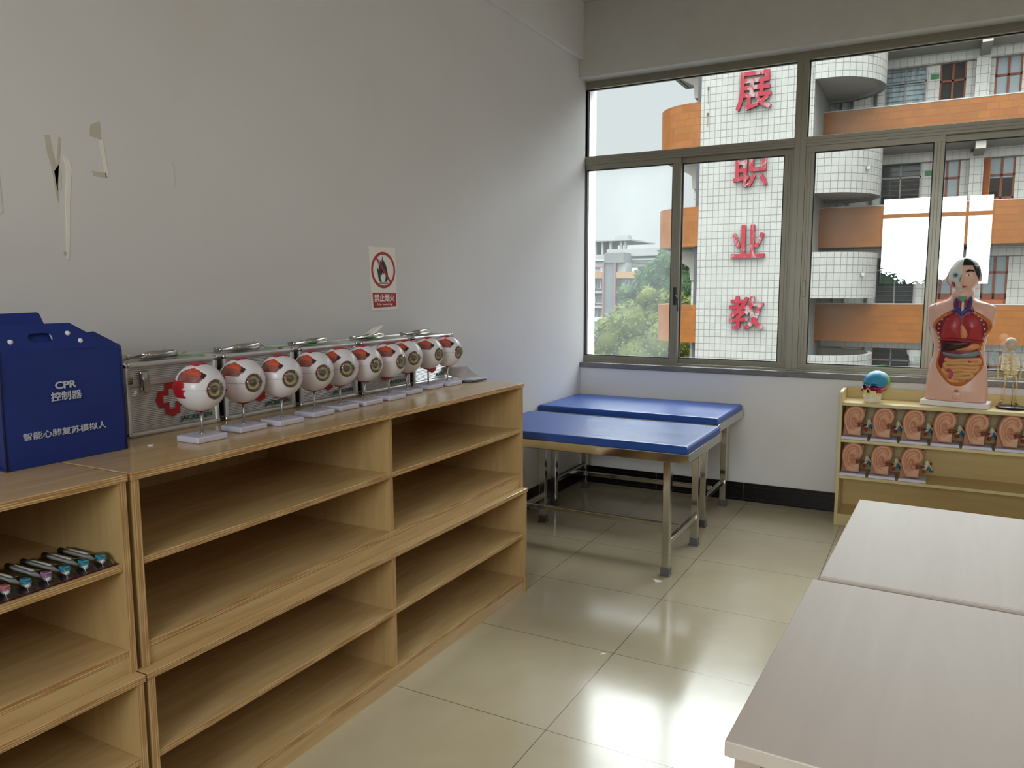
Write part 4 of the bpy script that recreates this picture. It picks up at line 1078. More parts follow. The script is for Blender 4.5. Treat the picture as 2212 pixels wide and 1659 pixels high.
for nm, pts, h, mat, of in (
    ('lung', [(490, 632), (420, 645), (362, 705), (334, 790), (324, 892), (400, 884), (480, 882), (536, 888), (540, 800), (532, 690)], .016, 'red', .003),
    ('lung', [(605, 622), (556, 650), (546, 720), (566, 780), (592, 850), (590, 892), (660, 898), (732, 908), (734, 820), (722, 730), (686, 660), (644, 630)], .016, 'red', .003),
    ('heart', [(530, 730), (570, 760), (600, 820), (580, 870), (530, 870), (520, 800)], .010, 'stom', .004),
    ('diaphragm', [(328, 885), (430, 875), (530, 880), (600, 895), (728, 900), (728, 915), (600, 910), (430, 895), (330, 902)], .009, 'red', .006),
    ('liver', [(345, 900), (450, 892), (540, 895), (640, 912), (560, 965), (480, 995), (345, 1012), (338, 950)], .012, 'liver', .004),
    ('stomach', [(640, 918), (695, 922), (700, 965), (640, 990), (560, 1000), (470, 992), (530, 970), (590, 950)], .014, 'stom', .004),
    ('colon', [(350, 1015), (430, 1028), (520, 1030), (620, 1020), (695, 992), (695, 1035), (620, 1062), (500, 1068), (400, 1055), (352, 1040)], .014, 'grey', .004),
    ('intestine', [(370, 1065), (460, 1080), (600, 1075), (690, 1060), (705, 1130), (650, 1210), (590, 1290), (500, 1305), (420, 1290), (360, 1230), (340, 1180), (385, 1140)], .008, 'tan', .004),
    ('caecum', [(345, 1190), (400, 1195), (430, 1215), (415, 1250), (370, 1235)], .013, 'tan', .007),
    ('bladder', [(620, 1260), (655, 1230), (650, 1250), (610, 1290), (585, 1295)], .007, 'grey', .006),
    ('cut_vessel', [(595, 1085), (630, 1085), (640, 1110), (610, 1120)], .012, 'pink', .010),
    ('navel', [(475, 1388), (500, 1380), (525, 1390), (520, 1408), (495, 1415), (475, 1405)], .003, 'org', -.001),
    ('larynx', [(485, 452), (570, 452), (565, 500), (530, 520), (495, 500)], .010, 'green', .006)):
    rel(nm, pts, h, MT[mat], of)
def sn(name, pts, rad, mat, off):
    q = [T2(*p) for p in pts]; q = outline_open(q, 4); P = [tb(x, z)[0]+tb(x, z)[1]*off for (x, z) in q]
    MB().tube(P, rad, 10).build(name, mat, r, world=False)
def outline_open(pts, n_):
    p = [Vector(a) for a in pts]; o = []
    for i in range(len(p)-1):
        p0, p1, p2, p3 = p[max(0, i-1)], p[i], p[i+1], p[min(len(p)-1, i+2)]
        for q in range(n_):
            t = q/n_; o.append(tuple(.5*((2*p1)+(p2-p0)*t+(2*p0-5*p1+4*p2-p3)*t*t+(3*p1-p0-3*p2+p3)*t**3)))
    return o+[tuple(p[-1])]
sn('intestine_loop', [(380, 1085), (450, 1100), (540, 1088), (620, 1085), (690, 1080), (700, 1110), (640, 1120), (560, 1115), (480, 1125), (395, 1125), (385, 1160), (450, 1165), (540, 1150), (630, 1160), (690, 1150), (670, 1190), (600, 1190), (520, 1185), (450, 1200), (455, 1235), (530, 1225), (620, 1215), (640, 1240), (580, 1262), (500, 1262), (430, 1265), (440, 1292), (520, 1298)], .0122, MT['tan'], .007)
sn('appendix', [(408, 1190), (440, 1200), (452, 1232), (440, 1262), (425, 1265)], .008, MT['pink'], .016)
sn('vein', [(470, 480), (485, 560), (520, 610), (535, 640)], .008, MT['blue'], .010)
sn('vein', [(610, 470), (600, 560), (560, 610), (535, 640)], .008, MT['blue'], .010)
sn('vein', [(440, 605), (490, 590), (530, 620), (590, 585), (650, 600)], .008, MT['blue'], .011)
sn('artery', [(500, 510), (510, 575)], .008, MT['red'], .009); sn('artery', [(575, 505), (570, 575)], .008, MT['red'], .009)
sn('windpipe', [(540, 520), (540, 610)], .008, MT['bone'], .007)
for k, (a, b) in enumerate(zip([(380, 645), (345, 690), (320, 735), (312, 780), (310, 825), (312, 870), (316, 910), (318, 950), (322, 995), (655, 620), (690, 655), (718, 688), (740, 730), (748, 775), (745, 825), (738, 870), (732, 915), (718, 955), (712, 995)], range(19))):
    P, N = tb(*T2(*a)); 
    MB().sphere(tuple(P+N*.006), (.0045, .003, .004), 8, 6).build('rib_end', MT['bone'], r, world=False)
P, N = tb(*T2(495, 1440))
rel('groin_plate', [(455, 1415), (535, 1415), (540, 1450), (525, 1485), (470, 1485), (455, 1450)], .005, MT['skin'], 0)
# head: left half skull, right half face
HZ = .031+(1505-262)*.000563
HX = 0.004
def headf(grow=0):
    def fn(u, v):
        a = 2*PI*(u-.5); e = PI*(v-.5); d = Vector((math.sin(a)*math.cos(e), -math.cos(a)*math.cos(e), math.sin(e)))
        z = .104*d.z; lo = max(0, -d.z); wx = .078*(1-.36*lo**1.6)*(1-.04*(d.z > .5)); wy = .082
        x = wx*d.x; y = wy*d.y*(1-.25*lo**2*(d.y > 0))-.012*lo*(d.y < 0)*0
        if d.y < 0: y = -wy*(abs(d.y))**.85*(1-.10*lo**2)
        p = Vector((x, y, z))
        if d.y < -.3:
            nx = math.exp(-(p.x/.010)**2); nz = max(0, 1-abs((p.z+.022)/.032)); p.y -= .023*nx*nz*(1.25-abs((p.z+.045)/.05)*.4)       # nose
            p.y += .007*math.exp(-((abs(p.x)-.030)/.014)**2-((p.z-.004)/.010)**2)                # eye hollows
            p.y -= .004*math.exp(-((abs(p.x)-.028)/.02)**2-((p.z-.024)/.008)**2)                 # brows
            p.y -= .005*math.exp(-(p.x/.02)**2-((p.z+.058)/.006)**2)                             # lips
            p.y += .004*math.exp(-(p.x/.03)**2-((p.z+.074)/.006)**2)
            p.y -= .006*math.exp(-(p.x/.02)**2-((p.z+.090)/.012)**2)                             # chin
        g = 1+grow
        return (HX+p.x*g, p.y*g, HZ+p.z*g)
    return fn
hf = headf()
half = lambda s_: (lambda u, v: (hf(u, v)[0]-HX)*s_ > 0)
MB().grid(headf(-.02), 96, 64, keep=half(-1)).build('skull_half', MT['bone'], r, world=False)
fc = MB().grid(hf, 96, 64, keep=half(1)).build('face_half', MT['skin'], r, world=False)
MB().prism([(hf(.5, k/40)[1]*.99, hf(.5, k/40)[2]) for k in range(41)]+[(hf(0, k/40)[1]*.99, hf(0, k/40)[2]) for k in range(39, 0, -1)], .003, 0, (HX-.0015, 0, 0), (0, 1, 0), (0, 0, 1)).build('section_face', MT['bone'], r, world=False)
def hairk(u, v):
    p = hf(u, v); x, y, z = p[0]-HX, p[1], p[2]-HZ
    if x < 0: return False
    front = .058-.0*x if x < .045 else .058-(x-.045)*2.6
    return z > (front if y < -.02 else (.0+.25*max(0, -y) if y < .03 else -.045))
MB().grid(headf(.045), 220, 150, keep=hairk).build('hair', MT['hair'], fc, world=False, solid=.004)
def onface(x, z, off=.001):
    best = None
    for i in range(25, 72):
        for j in range(8, 56):
            p = hf(i/96, j/64); q = (p[0]-HX-x)**2+(p[2]-HZ-z)**2
            if best is None or q < best[0]: best = (q, p)
    p = best[1]; return Vector((HX+x, p[1]-off, HZ+z))
def fpatch(name, pts, mat, par, off=.0012):
    P = [onface(x, z, off) for x, z in pts]; c = onface(sum(p[0] for p in pts)/len(pts), sum(p[1] for p in pts)/len(pts), off+.001)
    MB().add(P+[c], [(i, (i+1) % len(P), len(P)) for i in range(len(P))]).build(name, mat, par, world=False, solid=.0012)
fpatch('eyebrow', [(.012, .020), (.028, .036), (.048, .034), (.058, .022), (.040, .025), (.024, .020)], MT['hair'], fc, .003)
fpatch('eye', [(.015, .004), (.027, .012), (.045, .008), (.030, -.001)], M_WHITE, fc, .002)
fpatch('pupil', [(.027, .003), (.029, .008), (.034, .008), (.035, .003)], MT['hair'], fc, .0035)
fpatch('lips', [(.0, -.052), (.012, -.053), (.028, -.056), (.014, -.064), (0, -.064)], MT['lips'], fc, .002)
MB().sphere((HX+.078, .006, HZ-.008), (.007, .016, .026), 14, 10).build('ear', MT['skin'], fc, world=False)
m = MB(); p = onface(-.033, .006); m.sphere((p.x, p.y+.004, p.z), .0145, 18, 12); eyo = m.build('eyeball', MT['eye'], r, world=False)
MB().sphere((p.x+.001, p.y-.0095, p.z), .0045, 12, 8).build('pupil', MT['hair'], eyo, world=False)
fpatch('jaw_muscle', [(-.052, -.030), (-.036, -.034), (-.032, -.052), (-.040, -.062), (-.052, -.050)], MT['red'], r)
fpatch('nose_cavity', [(-.003, .010), (-.009, -.01), (-.012, -.030), (-.003, -.034)], M('olive_cartilage', (110, 120, 70), .5), r)
MB().tube([(HX-.070, -.015, HZ+.02), (HX-.082, -.012, HZ-.002), (HX-.080, -.02, HZ-.03), (HX-.066, -.036, HZ-.046)], [.003, .004, .004, .003], 8).build('side_vessel', M('vessel_salmon', (222, 140, 110), .4), r, world=False)
MB().tube([(HX, .004, .031+(1505-520)*.000563), (HX, .004, HZ-.06)], [.056, .052], 28).build('neck', MT['skin'], r, world=False)

# ------------------------------------------------------------------ small skeleton on a stand
r = thing('skeleton_model', 'small cream skeleton model hanging on a rod above a round black base', 'anatomical model', (2.652, -.125, .7445))
SK = M('skeleton_cream', (222, 204, 158), .4); SK2 = M('cartilage_ochre', (196, 132, 76), .45)
bx, by = 2.652, -.125
MB().lathe([(0, 0), (.070, 0), (.074, .004), (.074, .010), (.066, .014), (0, .015)], 40, 0, (bx, by, .7445)).build('base', M_BLACK, r)
MB().tube([(bx, by-.004, .758), (bx, by-.004, .945)], .0018, 8).build('rod', M_STEEL, r)
cx_, cyk = 2.632, -.125
m = MB().sphere((2.628, cyk-.002, 1.105), (.030, .036, .034), 20, 14); m.sphere((2.626, cyk+.022, 1.073), (.018, .014, .018), 14, 10); m.build('skull', M('skull_grey', (196, 184, 164), .4), r)
m = MB()
for k in range(22):
    z = 1.065-k*.0062; m.lathe([(0, -.0026), (.0058+.0001*k, -.0026), (.0058+.0001*k, .0022), (0, .0026)], 10, 0, (2.630+k*.0006, cyk-.006, z))
m.tube([(2.630, cyk-.006, 1.066), (2.643, cyk-.006, .93)], .0035, 8); m.build('spine', SK, r)
m = MB()
for k in range(10):
    z = 1.032-k*.0082; wv_ = .022+.018*math.sin(min(1, k/6)*PI/2); 
    for s_ in (-1, 1):
        pts = [(2.631+.0005*k+s_*wv_*math.sin(t_), cyk-.006+.018-.024*math.cos(t_)+(0), z-.010*(t_/PI)) for t_ in [PI*j/9*.92 for j in range(10)]]
        m.tube(pts, .0019, 6)
m.build('rib_cage', SK, r)
MB().box(2.627, 2.637, cyk+.034, cyk+.038, .985, 1.03).build('breastbone', SK2, r)
m = MB().sphere((2.620, cyk, .944), (.016, .010, .016), 14, 8); m.sphere((2.656, cyk, .944), (.016, .010, .016), 14, 8); m.tube([(2.612, cyk+.008, .925), (2.638, cyk+.014, .918), (2.664, cyk+.008, .925)], .006, 8); m.build('pelvis', SK, r)
for s_, c in ((-1, 'l'), (1, 'r')):
    sx = 2.632+s_*.047
    a = MB().tube([(2.632+s_*.008, cyk+.016, 1.036), (sx-s_*.008, cyk+.004, 1.040), (sx, cyk, 1.034)], .003, 8).tube([(sx, cyk, 1.034), (sx+s_*.006, cyk, .978)], [.005, .003], 8)
    a.tube([(sx+s_*.006, cyk, .976), (sx+s_*.004, cyk+.010, .925)], [.0035, .002], 8).tube([(sx+s_*.009, cyk, .974), (sx+s_*.007, cyk+.012, .925)], [.002, .002], 8)
    for k in range(4): a.tube([(sx+s_*(.002+.002*k), cyk+.012, .924), (sx+s_*(.001+.003*k), cyk+.016, .900)], .0013, 6)
    ao = a.build('arm', SK, r); MB().sphere((sx+s_*.006, cyk, .977), .006, 10, 8).build('elbow', SK2, ao)
    hx = 2.638+s_*.022; kx, fx = hx+s_*.006+.004, hx+s_*.010
    l_ = MB().tube([(hx, cyk, .935), (kx, cyk, .868)], [.006, .004], 8).tube([(kx, cyk, .866), (fx, cyk, .790)], [.0045, .0028], 8).tube([(kx+s_*.004, cyk-.003, .862), (fx+s_*.003, cyk-.003, .790)], .0016, 6)
    l_.tube([(fx, cyk-.006, .784), (fx, cyk+.004, .782), (fx+s_*.008, cyk+.030, .768)], [.005, .006, .003], 8)
    for k in range(4): l_.tube([(fx+s_*(.002+.002*k), cyk+.014, .775), (fx+s_*(.005+.004*k), cyk+.040, .763)], .0014, 6)
    lo = l_.build('leg', SK, r); m = MB().sphere((kx, cyk, .867), (.007, .007, .009), 10, 8).sphere((fx, cyk, .79), .0055, 10, 8).sphere((hx, cyk, .935), .008, 10, 8); m.build('knee', SK2, lo)
EXT = .074
lin_full = lin
XS = .10
def lin(c):
    return tuple(v*EXT for v in lin_full(c)[:3])+(1,)
# ------------------------------------------------------------------ the school building across the yard
def tile(name, c, line, su, sv, minor=0, lw=.015, vary=.05, rough=.35, stag=0):
    n = NT(name); t = n.n('ShaderNodeTexCoord'); s = n.n('ShaderNodeSeparateXYZ'); n.l(t.outputs['UV'], s.inputs[0])
    def ln(o, per, w_):
        return n.math('LESS_THAN', n.math('FRACT', n.math('DIVIDE', n.math('ADD', o, w_/2), per)), w_/per)
    rowi = n.math('FLOOR', n.math('DIVIDE', s.outputs[1], sv))
    uo = n.math('ADD', s.outputs[0], n.math('MULTIPLY', rowi, stag)) if stag else s.outputs[0]
    g = n.math('MAXIMUM', ln(uo, su, lw), ln(s.outputs[1], sv, lw*1.2))
    cv = n.n('ShaderNodeCombineXYZ'); n.l(n.math('FLOOR', n.math('DIVIDE', uo, su)), cv.inputs[0]); n.l(rowi, cv.inputs[1])
    w_ = n.n('ShaderNodeTexWhiteNoise'); n.l(cv.outputs[0], w_.inputs['Vector'])
    cc = lin(c); d = tuple(v*(1-vary*2) for v in cc[:3])+(1,)
    col = n.mix(w_.outputs['Value'], cc, d)
    st = n.ramp(n.noise(n.coords((.6, .6, .15)), 1.2, 5, .6), .45, .75)
    col = n.mix(n.math('MULTIPLY', st, .18), col, tuple(v*.7 for v in cc[:3])+(1,))
    if minor:
        cm = n.n('ShaderNodeCombineXYZ'); n.l(n.math('FLOOR', n.math('DIVIDE', s.outputs[0], minor)), cm.inputs[0]); n.l(rowi, cm.inputs[1])
        w2 = n.n('ShaderNodeTexWhiteNoise'); n.l(cm.outputs[0], w2.inputs['Vector'])
        col = n.mix(n.math('MULTIPLY', w2.outputs['Value'], .10), col, tuple(v*.75 for v in cc[:3])+(1,))
        col = n.mix(n.math('MULTIPLY', ln(s.outputs[0], minor, .006), .30), col, lin(line))
    col = n.mix(n.math('MULTIPLY', g, .8), col, lin(line))
    n.bsdf(col, rough); return n.m
MW = tile('white_wall_tile', (232, 229, 220), (132, 126, 120), .165, .206, .041)
EXT = .19  # corridor tile colour raised, standing in for light missing there
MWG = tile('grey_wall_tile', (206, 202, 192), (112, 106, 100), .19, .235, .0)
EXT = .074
MO = tile('orange_wall_tile', (196, 118, 42), (150, 84, 48), .30, .20, 0, .012, .10, .3, .11)
EXT = .2; M_CON = M('weathered_concrete', (176, 170, 160), .8, var=.12, vs=2); EXT = .074; M_CAP = M('white_coping', (232, 230, 226), .6)  # concrete lightened too, in place of light under the slabs
M_WF = M('white_window_frame', (224, 224, 220), .4); M_DK = M('dark_window_glass', (74, 88, 94), .12, var=.3, vs=2); M_CUR = None
n = NT('curtained_glass'); t = n.coords((5, 5, .6)); f = n.noise(t, 2.4, 3); EXT = .2  # panes and doors below lightened likewise for missing corridor light
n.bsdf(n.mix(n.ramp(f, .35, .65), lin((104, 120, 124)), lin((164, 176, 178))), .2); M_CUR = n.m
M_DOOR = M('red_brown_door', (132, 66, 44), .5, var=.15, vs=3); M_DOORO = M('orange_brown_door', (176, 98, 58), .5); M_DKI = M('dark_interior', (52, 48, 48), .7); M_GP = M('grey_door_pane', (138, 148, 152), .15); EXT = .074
S_ = thing('school_building', 'white tiled school building with orange balcony bands and red characters across the yard', 'building', (1, 20, -7))
TX0, TX1, TY = -4.05, -.94, 18.0
MB().box(TX0, TX1, TY, 23.5, -7, 11.5).build('stair_tower', MW, S_)
# red characters down the tower
M_CH = None
n = NT('weathered_red_paint'); f = n.noise(n.coords((1.2, 1.2, .7)), 2.0, 6, .75, .8)
n.bsdf(n.mix(n.ramp(f, .52, .60), lin((204, 46, 66)), lin((206, 186, 186))), .45); M_CH = n.m
for ch, (a, b, c, d) in zip('展职业教', ((-3.03, 6.42, .98, 1.05), (-3.05, 4.30, .97, .95), (-3.05, 2.30, .96, .95), (-3.05, .23, 1.0, .98))):
    text_part('sign_character', ch, (c, d), M_CH, S_, (a, TY-.05, b), (1, 0, 0), (0, 0, 1), .018, .09)
for z in (7.2, 6.47): MB().box(-3.87, -3.83, TY-.02, TY, z-.06, z+.03).build('drain_spout', M('spout_grey', (110, 100, 96), .6), S_)
def rust(x, z0, z1): MB().prism([(x-.02, z0), (x+.02, z0), (x+.008, z1), (x-.008, z1)], .004, 0, (0, TY-.003, 0), (1, 0, 0), (0, 0, 1)).build('rust_stain', M('rust_streak', (198, 160, 120), .7), S_)
rust(-3.85, 7.13, 6.75); rust(-3.85, 6.41, 6.1)
# left orange balconies, quarter-round
def curve_wall(name, path, z0, z1, mat, th=.12, inner=None, cap=None):
    L = [0]
    for i in range(1, len(path)): L.append(L[-1]+math.hypot(path[i][0]-path[i-1][0], path[i][1]-path[i-1][1]))
    n_ = len(path); v = []; f = []; uv = []; ms = []
    nrm = []
    for i in range(n_):
        a, b = path[max(0, i-1)], path[min(n_-1, i+1)]; dx, dy = b[0]-a[0], b[1]-a[1]; l_ = math.hypot(dx, dy); nrm.append((-dy/l_, dx/l_))
    for i, (x, y) in enumerate(path):
        nx, ny = nrm[i]; v += [(x, y, z0), (x, y, z1), (x-nx*th, y-ny*th, z1), (x-nx*th, y-ny*th, z0)]
    for i in range(n_-1):
        for a, b in ((0, 1), (1, 2), (2, 3), (3, 0)):
            f.append((4*i+a, 4*i+4+a, 4*i+4+b, 4*i+b)); z_ = {0: z0, 1: z1, 2: z1+th, 3: z0}
            if a in (0, 2): uv.append([(L[i], z0 if a == 0 else z1), (L[i+1], z0 if a == 0 else z1), (L[i+1], z1 if a == 0 else z0), (L[i], z1 if a == 0 else z0)]); ms.append(0)
            else: uv.append([(L[i], 0), (L[i+1], 0), (L[i+1], th), (L[i], th)]); ms.append(1)
    m = MB(); m.add(v, f, ms, uv, smooth=False)
    m.add([v[0], v[1], v[2], v[3]], [(0, 1, 2, 3)]); m.add(v[-4:], [(0, 1, 2, 3)])
    return m
LP = [(-4.05, 18.02)]+[(-4.20-1.42*math.sin(t_), 19.45-1.43*math.cos(t_)) for t_ in [PI/2*k/12 for k in range(13)]]+[(-5.62, 21.8)]
for (z0, z1) in ((5.42, 6.84), (2.68, 3.84), (-.2, .94), (-3.1, -1.95), (8.2, 9.3)):
    m = curve_wall('b', LP, z0, z1, MO); m.build('balcony_parapet', [MO, M_CAP], S_)
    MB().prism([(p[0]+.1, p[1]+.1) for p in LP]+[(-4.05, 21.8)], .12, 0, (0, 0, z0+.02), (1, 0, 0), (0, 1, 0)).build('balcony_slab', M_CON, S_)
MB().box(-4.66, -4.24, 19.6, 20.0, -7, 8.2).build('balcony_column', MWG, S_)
MB().box(-4.22, -4.05, 18.25, 18.3, -7, 8.2).build('slot_window', M('slot_violet_grey', (120, 116, 124), .4), S_)
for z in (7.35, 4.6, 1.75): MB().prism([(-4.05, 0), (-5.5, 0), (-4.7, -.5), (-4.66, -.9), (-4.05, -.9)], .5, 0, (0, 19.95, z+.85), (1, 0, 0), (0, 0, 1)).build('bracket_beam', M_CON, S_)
sg = MB().box(-4.56, -4.36, 19.55, 19.6, 1.16, 1.52).build('no_smoking_plate', M('pale_pink_plate', (236, 214, 214), .5), S_)
MB().box(-4.56, -4.36, 19.54, 19.55, 1.16, 1.26).build('plate_band', M_RED, sg)
# right white half-round landings
RP = [(TX1, 18.0)]+[(TX1+.25+1.30*math.sin(t_), 19.55-1.55*math.cos(t_)) for t_ in [PI*k/24 for k in range(1, 24)]]+[(TX1, 21.1)]
for (z0, z1) in ((7.05, 8.45), (4.02, 5.45), (1.15, 2.42), (-1.75, -.45), (-4.6, -3.3)):
    m = curve_wall('b', [p for p in RP], z0, z1, MW); m.build('landing_parapet', [MW, M_CAP], S_)
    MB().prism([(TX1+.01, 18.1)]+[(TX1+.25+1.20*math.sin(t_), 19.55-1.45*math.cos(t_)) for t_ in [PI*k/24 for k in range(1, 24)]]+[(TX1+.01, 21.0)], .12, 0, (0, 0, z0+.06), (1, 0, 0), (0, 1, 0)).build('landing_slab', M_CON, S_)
    MB().box(.42, .50, 18.42, 18.50, z0+.62, z0+.70).build('spout', M_CAP, S_)
# main block: parapet bands, slabs, corridor wall with doors and windows
XE = 12.0
for k, (z0, z1) in enumerate(((8.25, 9.4), (5.45, 6.56), (2.63, 3.79), (-.15, .955), (-3.0, -1.9))):
    MB().box(-1.0 if k else -1.0, XE, 20.0, 20.14, z0, z1, 0).box(-1.0, XE, 19.99, 20.15, z1, z1+.03, 1).build('parapet_band', [MO, M_CAP], S_)
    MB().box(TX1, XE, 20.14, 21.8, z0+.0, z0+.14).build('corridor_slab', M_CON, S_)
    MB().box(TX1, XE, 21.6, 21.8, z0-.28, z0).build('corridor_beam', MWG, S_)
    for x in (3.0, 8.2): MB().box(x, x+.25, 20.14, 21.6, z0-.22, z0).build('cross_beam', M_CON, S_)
floors = [(5.55, 'a'), (2.75, 'b'), (-.05, 'c'), (-2.85, 'd')]
WX = [(-1.0+.02, -.30, 'w'), (.56, 1.68, 'w'), (2.02, 2.70, 'd'), (3.42, 4.08, 'd'), (5.2, 6.6, 'w'), (7.4, 8.1, 'd')]
wm = MB(); px = TX1
YW = 21.8
for z0, tg_ in floors:
    xs = [TX1]
    for (a, b, kd) in WX:
        za, zb2 = (z0+.85, z0+2.62) if kd == 'w' else (z0, z0+2.60)
        a = max(a, TX1+.001)
        wm.box(xs[-1], a, YW, YW+.2, z0-.35, z0+2.8)
        if kd == 'w': wm.box(a, b, YW, YW+.2, z0-.35, za)
        else: wm.box(a, b, YW, YW+.2, z0-.35, z0)
        wm.box(a, b, YW, YW+.2, zb2, z0+2.8)
        xs.append(b)
    wm.box(xs[-1], XE, YW, YW+.2, z0-.35, z0+2.8)
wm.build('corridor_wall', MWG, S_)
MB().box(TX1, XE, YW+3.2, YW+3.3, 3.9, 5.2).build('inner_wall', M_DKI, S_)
for z0, tg_ in floors:
    for q, (a, b, kd) in enumerate(WX):
        a = max(a, TX1+.001)
        if kd == 'w':
            za, zb2 = z0+.85, z0+2.62; fr = MB(); frame_rect(fr, a, b, za, zb2, .04, .04, .04, .04, YW+.02, YW+.09); mid = (a+b)/2
            fr.box(mid-.02, mid+.02, YW+.02, YW+.09, za, zb2); fr.box(a, b, YW+.02, YW+.09, zb2-.62, zb2-.57)
            fo = fr.build('corridor_window', M_WF, S_)
            op = tg_ == 'b' and q == 1
            if not op: MB().box(a, b, YW+.10, YW+.13, za, zb2).build('pane', M_CUR if q != 1 or tg_ == 'a' else M_DK, fo)
            else: MB().box(a, b, YW+.10, YW+.12, zb2-.6, zb2).box(a, a+.30, YW+.10, YW+.12, za, zb2-.6).build('pane', M_DK, fo)
            br = MB()
            for k in range(12): br.box(a, b, YW+.05, YW+.06, za+.1+k*.14, za+.112+k*.14)
            br.build('security_bars', M('bar_grey', (150, 156, 158), .5), fo)
        else:
            za, zb2 = z0, z0+2.60; m = MB(); frame_rect(m, a, b, za, zb2, .05, .05, 0, .05, YW+.01, YW+.10); m.box((a+b)/2-.03, (a+b)/2+.03, YW+.01, YW+.10, za+1.15, zb2)
            for zz in (zb2-.05-.62, zb2-1.32): m.box(a, b, YW+.01, YW+.10, zz-.03, zz+.03)
            m.box(a, b, YW+.01, YW+.10, za+1.15, za+1.24)
            do = m.build('corridor_door', M_DOOR, S_)
            op = tg_ == 'b' and q == 3
            lower = MB().box(a+.04, b-.04, YW+.04, YW+.08, za, za+1.16)
            if not op:
                lower.build('door_leaf', M_DOORO if tg_ != 'a' else M_DOOR, do)
                MB().box(a+.04, b-.04, YW+.05, YW+.07, za+1.2, zb2-.04).build('pane', M_DKI if (tg_ == 'a' and q == 2) else M_GP, do)
            else:
                MB().box(a+.04, b-.04, YW+.05, YW+.07, zb2-.75, zb2-.04).build('pane', M_GP, do)
                MB().obox((a-.1, YW-.2, za+1.2), (.12, -.16, 0), (.012, .009, 0), (0, 0, 1.2)).build('open_door_leaf', M_DOORO, do)
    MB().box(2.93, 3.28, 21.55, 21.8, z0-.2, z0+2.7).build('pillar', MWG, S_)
    MB().box(.30, .36, 21.7, 21.8, z0-.2, z0+2.7).build('drain_pipe', M('pipe_grey', (120, 116, 112), .5), S_)
    MB().box(1.78, 2.0, 21.77, 21.8, z0+2.03, z0+2.17).build('green_exit_plate', M('exit_green', (96, 190, 120), .5), S_)
    lm = MB().box(1.80, 1.93, 21.68, 21.8, z0+2.62, z0+2.72).build('corridor_lamp', M_BLACK, S_)
    MB().tube([(TX1, 21.74, z0+2.55), (.6, 21.72, z0+2.48), (1.9, 21.72, z0+2.62), (3.6, 21.70, z0+2.60), (5.5, 21.7, z0+2.62)], .012, 6).build('cable', M('cable_grey', (120, 116, 112), .6), S_)
MB().box(-4.05, XE, 25.2, 25.4, -7, 2.6).build('rear_wall', M('rear_wall_grey', (150, 148, 144), .8), S_)
# ground of the yard
struct(MB().box(-120, 60, .6, 160, -7.2, -7).build('ground_yard', M('yard_paving', (255, 252, 244), .9, vs=.3)), 'paved yard and ground far below the window', 'ground')
struct(MB().box(-60, 60, -160, -8.6, -7.2, -7).build('ground_rear', M('rear_ground', (150, 152, 140), .9, vs=.3)), 'ground behind the building', 'ground')

# ------------------------------------------------------------------ distant building, haze mixed into its colours
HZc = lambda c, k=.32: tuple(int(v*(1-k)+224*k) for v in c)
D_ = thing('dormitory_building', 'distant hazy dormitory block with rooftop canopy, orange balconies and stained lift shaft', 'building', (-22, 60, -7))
mwall = M('pale_render', HZc((206, 202, 198)), .8, var=.05, vs=.4); mst = M('stained_concrete', HZc((112, 106, 104)), .85, var=.3, vs=.5); mor = M('hazed_orange_panel', HZc((204, 140, 72)), .7); mdk = M('hazy_dark_opening', HZc((96, 102, 108)), .6, var=.2, vs=1); mre = M('brick_red_line', HZc((170, 84, 80)), .7); mwf = M('hazy_window_white', (226, 232, 230), .6); mro = M('pale_roof', HZc((196, 192, 188)), .8)
Y = 60
def db(name, a, mat, par=D_): return MB().box(*a).build(name, mat, par)
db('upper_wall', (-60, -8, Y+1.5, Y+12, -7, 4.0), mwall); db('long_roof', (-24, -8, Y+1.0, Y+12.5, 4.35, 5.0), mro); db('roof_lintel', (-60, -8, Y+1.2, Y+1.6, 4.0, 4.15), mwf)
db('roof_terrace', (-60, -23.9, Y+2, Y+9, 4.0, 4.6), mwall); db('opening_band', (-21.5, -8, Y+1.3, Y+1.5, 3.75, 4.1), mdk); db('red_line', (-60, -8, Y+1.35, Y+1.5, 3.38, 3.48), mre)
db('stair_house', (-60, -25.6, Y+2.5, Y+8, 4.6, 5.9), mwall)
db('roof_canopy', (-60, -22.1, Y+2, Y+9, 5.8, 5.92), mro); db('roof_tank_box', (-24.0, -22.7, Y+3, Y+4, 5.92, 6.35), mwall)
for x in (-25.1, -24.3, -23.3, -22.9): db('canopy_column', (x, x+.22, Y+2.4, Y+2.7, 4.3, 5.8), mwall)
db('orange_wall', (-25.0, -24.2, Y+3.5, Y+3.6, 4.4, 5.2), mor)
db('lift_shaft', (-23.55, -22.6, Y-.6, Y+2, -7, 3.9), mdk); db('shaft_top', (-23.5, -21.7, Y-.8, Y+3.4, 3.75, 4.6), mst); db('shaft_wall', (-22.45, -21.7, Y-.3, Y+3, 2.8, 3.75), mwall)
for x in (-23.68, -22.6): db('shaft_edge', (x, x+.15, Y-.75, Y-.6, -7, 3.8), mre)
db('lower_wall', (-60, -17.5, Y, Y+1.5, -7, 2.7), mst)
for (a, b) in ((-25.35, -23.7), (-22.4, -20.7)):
    db('orange_balcony', (a, b, Y-.7, Y-.4, 2.38, 2.95), mor)
